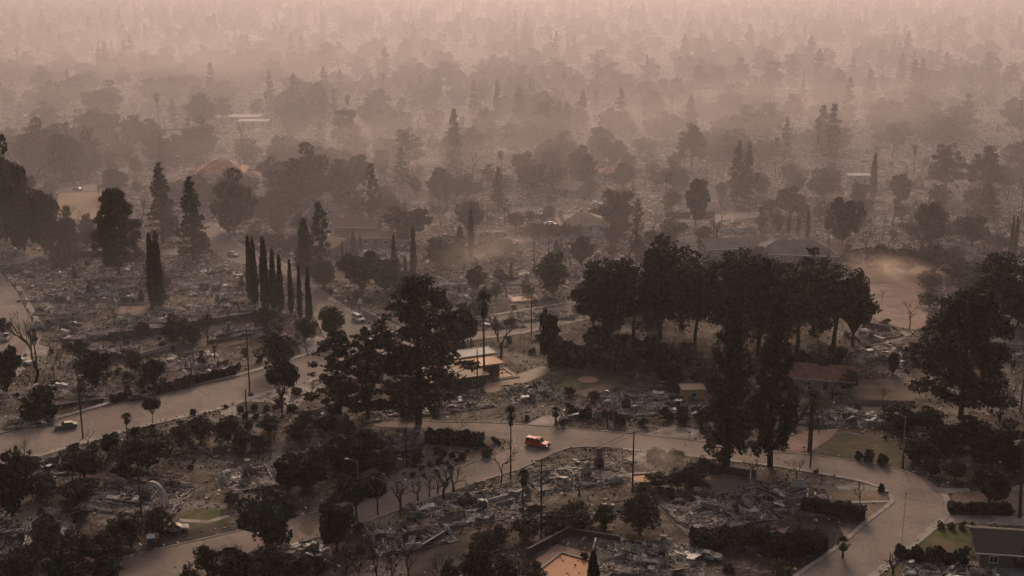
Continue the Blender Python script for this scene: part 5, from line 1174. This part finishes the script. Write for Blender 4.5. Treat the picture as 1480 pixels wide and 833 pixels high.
ruin(832, 688, 20, 12, 18, 'burned house with two chimneys at the corner of lane and curved street', 7, bright=.62, chim=2, walls=4, pile=.9)
ruin(720, 720, 12, 8, 20, 'rubble heap between the lane and the scorched fan palm', 8, bright=.5, chim=0)
ruin(1040, 742, 19, 13, 18, 'burned house with one tall chimney inside the curve', 9, bright=.6, chim=1, pile=.95, walls=5, wallh=1.3)
ruin(1130, 724, 18, 12, -8, 'burned house with crumpled white garage door inside the curve', 10, bright=.5, chim=0, walls=9, wallh=1.5, sheets=9)
ruin(936, 808, 19, 13, -10, 'large rubble pile with crumpled white sheets beside the pool with painted orange reflection', 11, bright=.6, chim=1, walls=6, wallh=1.5, sheets=14, pile=1.2)
ruin(768, 568, 11, 12, 15, 'rubble with one upright white wall beside the terrace', 12, bright=.6, chim=0, walls=6, wallh=1.4)
ruin(924, 586, 19, 14, 5, 'burned house with a blocky chimney across from the junction', 13, bright=.6, chim=1, walls=5)
ruin(985, 592, 12, 11, 0, 'rubble beside the small shed with painted orange light', 14, bright=.55, chim=0)
ruin(850, 600, 12, 6, 8, 'low rubble strip behind the garden bushes across from the junction', 15, bright=.5, chim=0)
ruin(655, 586, 17, 9, 22, 'rubble with long white beam in front of the flat-roofed house', 16, bright=.5, chim=0, sheets=8)
ruin(560, 596, 14, 10, 22, 'shaded rubble under the tall broad pine', 17, bright=.5, chim=0)
ruin(460, 606, 12, 9, 22, 'shaded rubble under the flat-topped corner tree', 18, bright=.4, chim=0)
ruin(575, 640, 14, 9, 20, 'dark rubble beside the wide low hedge island', 19, bright=.5, chim=0)
ruin(480, 660, 12, 9, 20, 'rubble peeping between dark dense trees by the lane', 20, bright=.5, chim=0)
ruin(425, 800, 12, 7, 15, 'collapsed pale timber frame beside the lane', 21, bright=.4, chim=0, beams=10, sheets=8)
ruin(1190, 606, 15, 9, -8, 'pale rubble behind the date palm', 22, bright=.6, chim=0)
ruin(1262, 608, 14, 8, -14, 'rubble with tent-like roof sheet beyond the dull lawn', 23, bright=.45, chim=0, sheets=9)
ruin(1380, 640, 15, 8, 0, 'shaded rubble under bushes behind the street lamp', 24, bright=.5, chim=0)
ruin(1462, 510, 16, 14, 10, 'pale rubble right of the huge rounded pine', 25, bright=.6, chim=0)
ruin(1278, 508, 18, 9, 26, 'rubble strip along the lower side of the alley', 26, bright=.5, chim=0)
ruin(1262, 486, 14, 8, 26, 'rubble strip between the alley and the pine grove', 27, bright=.5, chim=0)
ruin(1312, 520, 14, 9, 20, 'grey rubble between the alley and the huge rounded pine', 28, bright=.5, chim=1)
ruin(1372, 832, 15, 7, -6, 'burned rubble below the grey-roofed house driveway', 29, bright=.5, chim=0)
ruin(650, 436, 14, 9, 10, 'roofless pale building shell behind the tall broad pine', 30, bright=.6, chim=1, walls=10, wallh=1.6)
ruin(720, 470, 14, 8, 12, 'rubble beside the wide street behind the very tall palm', 31, bright=.5, chim=0)
ruin(790, 458, 21, 8, 12, 'long roofless white building shell beyond the wide street', 32, bright=.6, chim=0, walls=16, wallh=1.6, wmat='pale')
LEFT_LABELS = ['burned house rubble behind the short dark hedge of the wide street', 'small strip of rubble beside the big round dark bush', 'rubble heap below the long dark sooty wall', 'wide rubble lot behind the long clipped hedge', 'rubble lot with pale sheets near the tall kerb pole', 'rubble with the burned car shell beside it', 'rubble above the dark low wall and dry yard', 'rubble lot on the reddish yard below the cypress pair', 'rubble behind the roofless left-hand wall', 'rubble left of the cypress pair', 'rubble along the pavement of the side street', 'rubble right of the cypress pair', 'rubble just below the row of narrow cypresses', 'rubble between cypress pair and cypress row', 'rubble behind the cypress pair', 'rubble below the dark hedge of the cross street', 'rubble lot under the great drooping cedar', 'rubble heap at the foot of the tallest row cypress', 'narrow rubble lot tucked against the cypress row', 'rubble near the dark car on the side street corner', 'rubble by the far top of the sloping street', 'small rubble lot touching the reddish yard', 'small rubble lot beside the rusty burned car shell']
LEFT = [(96, 566, 17, 11, 14), (45, 612, 10, 6, 14), (160, 512, 15, 11, 14), (262, 526, 20, 11, 14), (300, 536, 12, 8, 14), (130, 484, 18, 10, 8), (340, 484, 16, 9, 14), (200, 462, 16, 9, 6), (100, 448, 18, 11, 5), (150, 424, 18, 10, 5), (70, 430, 16, 9, 5), (262, 450, 18, 11, 8), (330, 444, 18, 11, 8), (290, 412, 18, 11, 8), (180, 398, 18, 10, 5), (110, 400, 20, 11, 5), (262, 396, 18, 10, 6), (320, 404, 14, 9, 8), (340, 418, 14, 9, 8), (60, 408, 16, 8, 5), (300, 390, 14, 9, 6), (210, 436, 14, 8, 6), (80, 470, 12, 8, 8)]
for i, (x, y, w, d, rz) in enumerate(LEFT):
    o = ruin(x, y, w, d, rz, LEFT_LABELS[i], 40 + i, n=int(w * d * 8), bright=.62, chim=1 if i % 3 == 0 else 0, walls=6, sheets=4, beams=3)
    o['group'] = 'burned houses left of the sloping street'

# middle and far burned houses: shared prototypes on a loose street grid
RPROTO = []
for i in range(7):
    t = bpy.data.objects.new('tmp', None); w, d = 15 + 1.2 * i, 11 + (i % 3)
    RPROTO.append((ruin_parts(t, 300 + i, w, d, 620, chim=1 if i % 2 else 0, walls=9, sheets=4, beams=2, bright=.95, pile=.9, wallh=1.2), w, d))
for o in list(col.objects):
    if o.parent is not None and o.parent.name.startswith('tmp'): bpy.data.objects.remove(o)
for o in list(bpy.data.objects):
    if o.name.startswith('tmp'): bpy.data.objects.remove(o)
m_ = MB(); m_.add([(-1.6, -5, 0), (1.6, -5, 0), (1.6, 5, 0), (-1.6, 5, 0)], [[0, 1, 2, 3]]); DRIVE = m_.mesh('driveway', MT['concrete'])
YWALL = []
for mm in ('pale', 'ash_wall'):
    m_ = MB(); m_.box((0, 0, .65), (15, .24, 1.5)); m_.box((0, 0, 1.43), (15.04, .34, .08)); YWALL.append(m_.mesh('masonry', MT[mm]))
def free(x, y, r, roads=True):
    for a, b, c in SPOTS:
        if (a - x) ** 2 + (b - y) ** 2 < (c + r) ** 2: return False
    if roads:
        for poly in NO_BUILD:
            if inside(poly, x, y): return False
    return True
PHI = math.radians(9); CG, SG = math.cos(PHI), math.sin(PHI)
def grid(u, v): return (u * CG - v * SG, u * SG + v * CG)
def in_view(x, y, m=1.05): return y > 100 and abs(x) < y * .384 * m + 12
lots = []
for i in range(-60, 61):
    for j in range(0, 130):
        row = j // 2; u = i * 22.0 + R_.uniform(-2, 2); v = 60 * row + (18 if j % 2 == 0 else 42) + R_.uniform(-2, 2)
        x, y = grid(u, v)
        if 390 < y < 2300 and in_view(x, y) and (i % 9 != 0): lots.append((y, x))
lots.sort(); n_single = 0; far_lots = []
for y, x in lots:
    if R_.random() < .22: continue
    if not free(x, y, 7.0): continue
    if n_single < 260:
        rv = R_.randrange(7); pr, w, d = RPROTO[rv]
        o = thing('burned_house', '%s of pale rubble %s in %s smoke' % (('smaller square', 'smaller square', 'middling square', 'middling square', 'wide square', 'wide square', 'very wide square')[rv], 'with standing chimney' if rv % 2 else 'without chimney', air_w(y)), 'ruin', (x, y, 0), PHI + R_.choice((0, math.pi / 2, math.pi)) + R_.uniform(-.08, .08), 'hazy burned houses')
        for nm, me, kd in pr:
            q = link(nm, me, o)
            if kd: q['kind'] = kd
        SPOTS.append((x, y, 6.0)); n_single += 1
        a_ = o.rotation_euler.z; sd = R_.choice((-1, 1))
        if R_.random() < .6:
            k = link('driveway', DRIVE, None, (x + math.cos(a_) * (w / 2 + 2.6) * sd, y + math.sin(a_) * (w / 2 + 2.6) * sd, .012 + .0004 * (n_single % 40)), a_ + R_.uniform(-.1, .1)); k.scale = (R_.uniform(.7, 1.2), R_.uniform(.8, 1.5), 1); k['kind'] = 'structure'
        if R_.random() < .4:
            ln = ('long', 'short')[R_.randrange(2)]; mt = R_.randrange(2)
            wo = thing('garden_wall', '%s %s yard wall left standing beside hazy rubble' % (ln, ('pale', 'sooty')[mt]), 'wall', (x - math.sin(a_) * (d / 2 + 2) * sd, y + math.cos(a_) * (d / 2 + 2) * sd, 0), a_, 'hazy yard walls', (1.0 if ln == 'long' else .5, 1, R_.uniform(.8, 1.3)))
            link('masonry', YWALL[mt], wo)
    else: far_lots.append((x, y))
fr = MB(); rng = np.random.default_rng(900)
for x, y in far_lots:
    a = PHI + rng.normal(0, .05); n = 30; R = np.array(Euler((0, 0, a)).to_matrix())
    fr.box((x, y, .06), (rng.uniform(12, 19), rng.uniform(9, 13), .3), a, rng.uniform(.45, .75))
    c = np.stack([rng.uniform(-8, 8, n), rng.uniform(-6, 6, n), rng.uniform(.3, 1.2, n)], 1) @ R.T + [x, y, 0]
    fr.boxes(c, rng.uniform(.4, 2.6, (n, 3)) * [1, .7, .5], rotmats(rng, n, .2), np.clip(rng.normal(.78, .18, n), 0, .94))
tag(link('distant_rubble', fr.mesh('distant_rubble', MT['debris'])), 'countless pale rubble lots fading into the far smoke', 'rubble', kind='stuff')
# ------------------------------------------------------------------ scattered plants
rng = np.random.default_rng(77)
SIGHT = [(300, 240), (320, 240), (345, 243), (118, 295), (140, 272), (110, 272), (880, 242), (840, 305), (825, 267), (1160, 350), (1200, 350), (345, 168), (1290, 430), (1290, 398), (1320, 430), (1240, 258), (1235, 282), (515, 325), (545, 335), (490, 345), (320, 350), (337, 366), (724, 235), (1261, 255), (1025, 290), (600, 290), (620, 280), (770, 290), (950, 300), (1000, 375), (1060, 355), (660, 425), (1365, 225), (1420, 225)]
SIGHT = [(a, b, P(a, b).y) for a, b in SIGHT]
def blocks(x, y, h, w):
    p = Vector((x, y, 0)); k = ppm(p); dep = y * CP + CAMH * SP; px = 740 + FPX * x / dep
    yb = 416.5 - FPX * (y * SP - CAMH * CP) / dep; yt = 416.5 - FPX * (y * SP + (h - CAMH) * CP) / (y * CP - (h - CAMH) * SP)
    for a, b, d in SIGHT:
        if y < d + 4 and abs(px - a) < w * k * .55 + 2 and yt - 2 < b < yb + 1: return True
    return False
def scatter(kind, count, y0, y1, hr, wr, label, group, rad=2.0, tries=40, power=1.0, clump=0, look=None, span=(-1, 1)):
    done = 0; t = 0
    while done < count and t < count * tries:
        t += 1
        if clump and done and R_.random() < clump: y = last[1] + R_.gauss(0, 9); x = last[0] + R_.gauss(0, 9)
        else: y = y0 + (y1 - y0) * R_.random() ** power; x = R_.uniform(*span) * (y * .384 * 1.03 + 5)
        if not free(x, y, rad): continue
        last = (x, y); h = R_.uniform(*hr); w = h * R_.uniform(*wr); var = R_.randrange(60); lb = label
        if blocks(x, y, h, w): continue
        if look: lb = look(label, h, (h - hr[0]) / (hr[1] - hr[0]), w / h, var % len(PR[kind]), y)
        plant_at(kind, (x, y, 0), h, w, lb, group, var); done += 1
TONE = {'leaf': 'greenish', 'leaf_dark': 'dark', 'leaf_brown': 'brownish'}
scatter('far_broad', 300, 560, 1250, (7, 18), (.9, 1.45), '', 'smoky rounded trees', .5, power=.85, clump=.55,
        look=lambda l, h, q, a, v, y: '%s %s %s tree in %s smoke over far burned streets' % (size_w(q), ('greenish', 'dark', 'brownish', 'greenish', 'dark')[v], 'wide-spreading' if a > 1.18 else 'rounded', air_w(y)))
for n_, sp_ in ((120, (-1, -.2)), (90, (-.2, 1))):
    scatter('broad_dark', n_, 560 if n_ < 100 else 500, 1050, (8, 19), (.8, 1.25), '', 'smoky dark evergreens', .4, clump=.6, span=sp_,
            look=lambda l, h, q, a, v, y: '%s %s dark evergreen in %s smoke over far streets' % (size_w(q), 'narrow' if a < 1.0 else 'broad', air_w(y)))
scatter('olive', 120, 480, 1000, (5, 11), (.9, 1.3), '', 'smoky ashen trees', .4, clump=.5,
        look=lambda l, h, q, a, v, y: '%s pale ashen tree in %s smoke over burned streets' % (size_w(q), air_w(y)))
scatter('scorched', 110, 540, 1100, (4, 10), (.85, 1.4), '', 'smoky scorched trees', .4, clump=.4,
        look=lambda l, h, q, a, v, y: '%s %s scorched tree in %s smoke over far streets' % (size_w(q), ('brown', 'dark', 'brown')[v], air_w(y)))
scatter('far_con', 100, 560, 1250, (14, 27), (.36, .6), '', 'smoky pointed conifers', .8, power=.85, clump=.45,
        look=lambda l, h, q, a, v, y: '%s %s pointed conifer in %s smoke over far burned streets' % (size_w(q), 'slim' if a < .48 else 'broad', air_w(y)))
scatter('fanpalm', 55, 560, 1150, (14, 22), (.2, .26), '', 'smoky thin palms', .8,
        look=lambda l, h, q, a, v, y: '%s thin palm in %s smoke over far burned streets' % (('shorter', 'tall', 'very tall')[min(2, int(q * 3))], air_w(y)))
scatter('barebig', 110, 420, 950, (8, 14), (.6, .95), '', 'smoky leafless trees', .6,
        look=lambda l, h, q, a, v, y: '%s %s leafless tree in %s smoke over burned streets' % (size_w(q), 'narrow' if a < .78 else 'spreading', air_w(y)))
scatter('umbrella', 60, 600, 1250, (15, 25), (.6, .95), '', 'smoky flat-crowned pines', .8, clump=.4,
        look=lambda l, h, q, a, v, y: '%s %s flat-crowned pine in %s smoke over far streets' % (size_w(q), 'narrow' if a < .78 else 'spreading', air_w(y)))
scatter('scorched', 130, 330, 560, (3, 8), (.85, 1.4), '', 'scorched trees over middle lots', .3, clump=.4,
        look=lambda l, h, q, a, v, y: '%s %s scorched tree on the middle burned lots' % (size_w(q), ('brown', 'dark', 'brown')[v]))
scatter('bare', 200, 240, 540, (4, 9), (.6, .95), '', 'leafless trees over nearer lots', .4,
        look=lambda l, h, q, a, v, y: '%s %s leafless tree on the nearer burned lots' % (size_w(q), 'narrow' if a < .78 else 'spreading'))
scatter('scorched', 36, 208, 340, (1.2, 3.6), (1.0, 1.7), '', 'thickets on the nearer slope', .2, clump=.6,
        look=lambda l, h, q, a, v, y: '%s %s ragged thicket bush on the near burned ground' % (size_w(q), ('brown', 'blackish', 'brown')[v]))
scatter('shrub', 260, 208, 440, (.7, 2.2), (1.1, 1.8), '', 'scattered low shrubs', .2, clump=.4,
        look=lambda l, h, q, a, v, y: '%s %s low shrub on the near burned ground' % (size_w(q), ('brown', 'dark', 'greenish', 'brown')[v]))
# the countless trees beyond, one mass
ff_ = MB(); n_far = 0; rng = np.random.default_rng(5)
while n_far < 2300:
    y = 1250 + 1250 * rng.uniform() ** .9; x = rng.uniform(-1, 1) * (y * .384 * 1.05 + 20); h = rng.uniform(9, 22); w = h * rng.uniform(.6, 1.0); n = 110
    con = rng.uniform() < .25
    if con: u = rng.uniform(.05, 1, n); a = rng.uniform(0, 6.28, n); q = w * .28 * (1 - u) ** .8 * rng.uniform(.5, 1, n); c = np.stack([np.cos(a) * q, np.sin(a) * q, u * h * 1.25], 1)
    else:
        k = 7; cc = unit(rng, k) * [w * .3, w * .3, h * .28] + [0, 0, h * .6]; c = cc[rng.integers(0, k, n)] + unit(rng, n) * w * .22; c[:, 2] = np.maximum(c[:, 2], .5)
    leaves(ff_, rng, c + [x, y, 0], 2.2); n_far += 1
tag(link('distant_trees', ff_.mesh('distant_trees', MT['leaf_dark'])), 'far-off mass of trees dissolving into the smoke', 'trees', kind='stuff')
# litter and dry tufts on the open ground
lt, gt = MB(), MB(); rng = np.random.default_rng(8); pts = []
def ok_pts(n, y0, y1):
    y = y0 + (y1 - y0) * rng.uniform(0, 1, n) ** .9; x = rng.uniform(-1, 1, n) * (y * .384 * 1.03 + 5); keep = np.ones(n, bool)
    for poly in NO_BUILD:
        pp = np.array(poly); m_ = (x > pp[:, 0].min()) & (x < pp[:, 0].max()) & (y > pp[:, 1].min()) & (y < pp[:, 1].max())
        for i in np.nonzero(m_)[0]:
            if inside(poly, x[i], y[i]): keep[i] = False
    return x[keep], y[keep]
x, y = ok_pts(52000, 205, 620); n = len(x); u = rng.uniform(0, 1, (n, 3))
cl = np.sin(x * .11 + 1) * np.sin(y * .09) + .5 * np.sin(x * .37) * np.sin(y * .31 + 2); kp = cl + rng.normal(0, .6, n) > -.25; x, y, u = x[kp], y[kp], u[kp]; n = len(x)
lt.boxes(np.stack([x, y, .03 + .1 * u[:, 0]], 1), np.stack([.12 + .8 * u[:, 0] ** 2, .1 + .4 * u[:, 1], .04 + .18 * u[:, 2]], 1), rotmats(rng, n, .2), np.clip(rng.normal(.56, .24, n), 0, .94))
x, y = ok_pts(46000, 380, 1150); n = len(x); u = rng.uniform(0, 1, (n, 3))
lt.boxes(np.stack([x, y, .1 + .3 * u[:, 0]], 1), np.stack([.3 + 1.6 * u[:, 0] ** 2, .25 + .8 * u[:, 1], .1 + .5 * u[:, 2]], 1), rotmats(rng, n, .2), np.clip(rng.normal(.68, .22, n), 0, .94))
n = 2200; y = 205 + 300 * rng.uniform(0, 1, n); x = rng.uniform(-1, 1, n) * y * .384; u = rng.uniform(0, 1, (n, 3))
lt.boxes(np.stack([x, y, .07 + 0 * y], 1), np.stack([.08 + .35 * u[:, 0] ** 2, .06 + .2 * u[:, 1], .03 + .05 * u[:, 2]], 1), rotmats(rng, n, .1), np.clip(rng.normal(.4, .28, n), 0, .94))
tag(link('scattered_litter', lt.mesh('scattered_litter', MT['debris'])), 'small burned scraps strewn over open ground between the lots', 'litter', kind='stuff')
x, y = ok_pts(60000, 205, 520); n = len(x); cl = np.sin(x * .07 + 3) * np.sin(y * .06 + 1) + .4 * np.sin(x * .23) * np.cos(y * .2); kp = cl + rng.normal(0, .45, n) > .15; x, y = x[kp], y[kp]; n = len(x)
a = rng.uniform(0, 6.28, n); s = rng.uniform(.10, .42, n)
gt.quads(np.stack([x, y, s * .5], 1), np.stack([np.cos(a) * s * .5, np.sin(a) * s * .5, 0 * a], 1), np.stack([rng.normal(0, .1, n), rng.normal(0, .1, n), s * .55], 1), rng.uniform(0, .75, n))
tag(link('dry_brush', gt.mesh('dry_brush', MT['grass_tuft'])), 'low dry brush covering the ground between burned lots', 'brush', kind='stuff')

# ------------------------------------------------------------------ small rising smoke
def plume(px, py, size, dens, color, label, lean=.3, seed=0.0):
    p = P(px, py); bm = bmesh.new(); bmesh.ops.create_icosphere(bm, subdivisions=3, radius=1.0); me = bpy.data.meshes.new('smoke_plume'); bm.to_mesh(me); bm.free()
    m = bpy.data.materials.new('plume_smoke'); m.use_nodes = True; n, l = m.node_tree.nodes, m.node_tree.links; n.remove(n['Principled BSDF'])
    v = n.new('ShaderNodeVolumePrincipled'); v.inputs['Color'].default_value = rgba(color); v.inputs['Anisotropy'].default_value = .4
    tc = n.new('ShaderNodeTexCoord'); ln = n.new('ShaderNodeVectorMath'); ln.operation = 'LENGTH'; l.new(tc.outputs['Object'], ln.inputs[0])
    fall = n.new('ShaderNodeMapRange'); fall.interpolation_type = 'SMOOTHSTEP'; fall.inputs[1].default_value = .98; fall.inputs[2].default_value = .1; fall.inputs[3].default_value = 0; fall.inputs[4].default_value = 1; l.new(ln.outputs['Value'], fall.inputs[0])
    mp = n.new('ShaderNodeMapping'); mp.inputs['Location'].default_value = (seed, seed * 2, 0); l.new(tc.outputs['Object'], mp.inputs[0])
    nf = noise(n, l, mp.outputs[0], 2.2, 3.0, .6); r2 = n.new('ShaderNodeMapRange'); r2.inputs[1].default_value = .36; r2.inputs[2].default_value = .7; r2.inputs[3].default_value = 0; r2.inputs[4].default_value = 1; l.new(nf, r2.inputs[0])
    a = n.new('ShaderNodeMath'); a.operation = 'MULTIPLY'; l.new(fall.outputs[0], a.inputs[0]); l.new(r2.outputs[0], a.inputs[1])
    b = n.new('ShaderNodeMath'); b.operation = 'MULTIPLY'; l.new(a.outputs[0], b.inputs[0]); b.inputs[1].default_value = dens; l.new(b.outputs[0], v.inputs['Density'])
    l.new(v.outputs[0], n['Material Output'].inputs['Volume']); me.materials.append(m)
    o = link('smoke_plume', me, None, (p.x, p.y, size[2] * .75)); o.scale = size; o.rotation_euler = (0, lean, .3); tag(o, label, 'smoke', kind='stuff')
plume(1292, 414, (20, 16, 6.5), .06, (1.0, .80, .68), 'smoke tinted orange for sunlight, drifting over the pink bare lot', .2, 1.0)  # the sun's warm light on this smoke is put into its colour
plume(950, 692, (11, 8, 6), .05, (.9, .8, .72), 'thin brown smoke rising beside the small pale pool', .4, 3.0)
plume(700, 392, (26, 16, 9), .035, (.95, .82, .74), 'pale smoke wisp among the trees above the tall broad pine', -.2, 5.0)
plume(640, 250, (150, 60, 20), .008, (.9, .79, .76), 'long pale smoke streak drifting over the middle houses', .02, 7.0)
plume(1080, 215, (190, 80, 26), .006, (.9, .79, .76), 'broad smoke streak drifting over the right far lots', -.02, 9.0)
plume(250, 150, (240, 110, 34), .005, (.9, .79, .76), 'broad smoke streak drifting behind the tiled mansion', .02, 11.0)
def wire(a, b, label):
    a, b = Vector(a), Vector(b); t = np.linspace(0, 1, 14)[:, None]; p = np.array(a) + (np.array(b) - np.array(a)) * t; p[:, 2] -= 4 * 1.1 * (t[:, 0] * (1 - t[:, 0]))
    m = MB(); m.tube(p, [.03] * 14, 4); tag(link('power_line', m.mesh('power_line', MT['dark'])), label, 'cable')
def tp(px, yb, yt): p = P(px, yb); return Vector((p.x, p.y, ztop(p, yt) - .25))
for dx in (-.8, .8):
    lb = ('upper', 'lower')[dx > 0]
    wire(tp(782, 778, 663) + Vector((dx, 0, 0)), tp(914, 712, 623) + Vector((dx, 0, 0)), '%s sagging power line between the two poles by the twin-chimney ruin' % lb)
    wire(tp(120, 634, 530) + Vector((dx, 0, 0)), tp(361, 568, 475) + Vector((dx, 0, 0)), '%s sagging power line following the wide street' % lb)
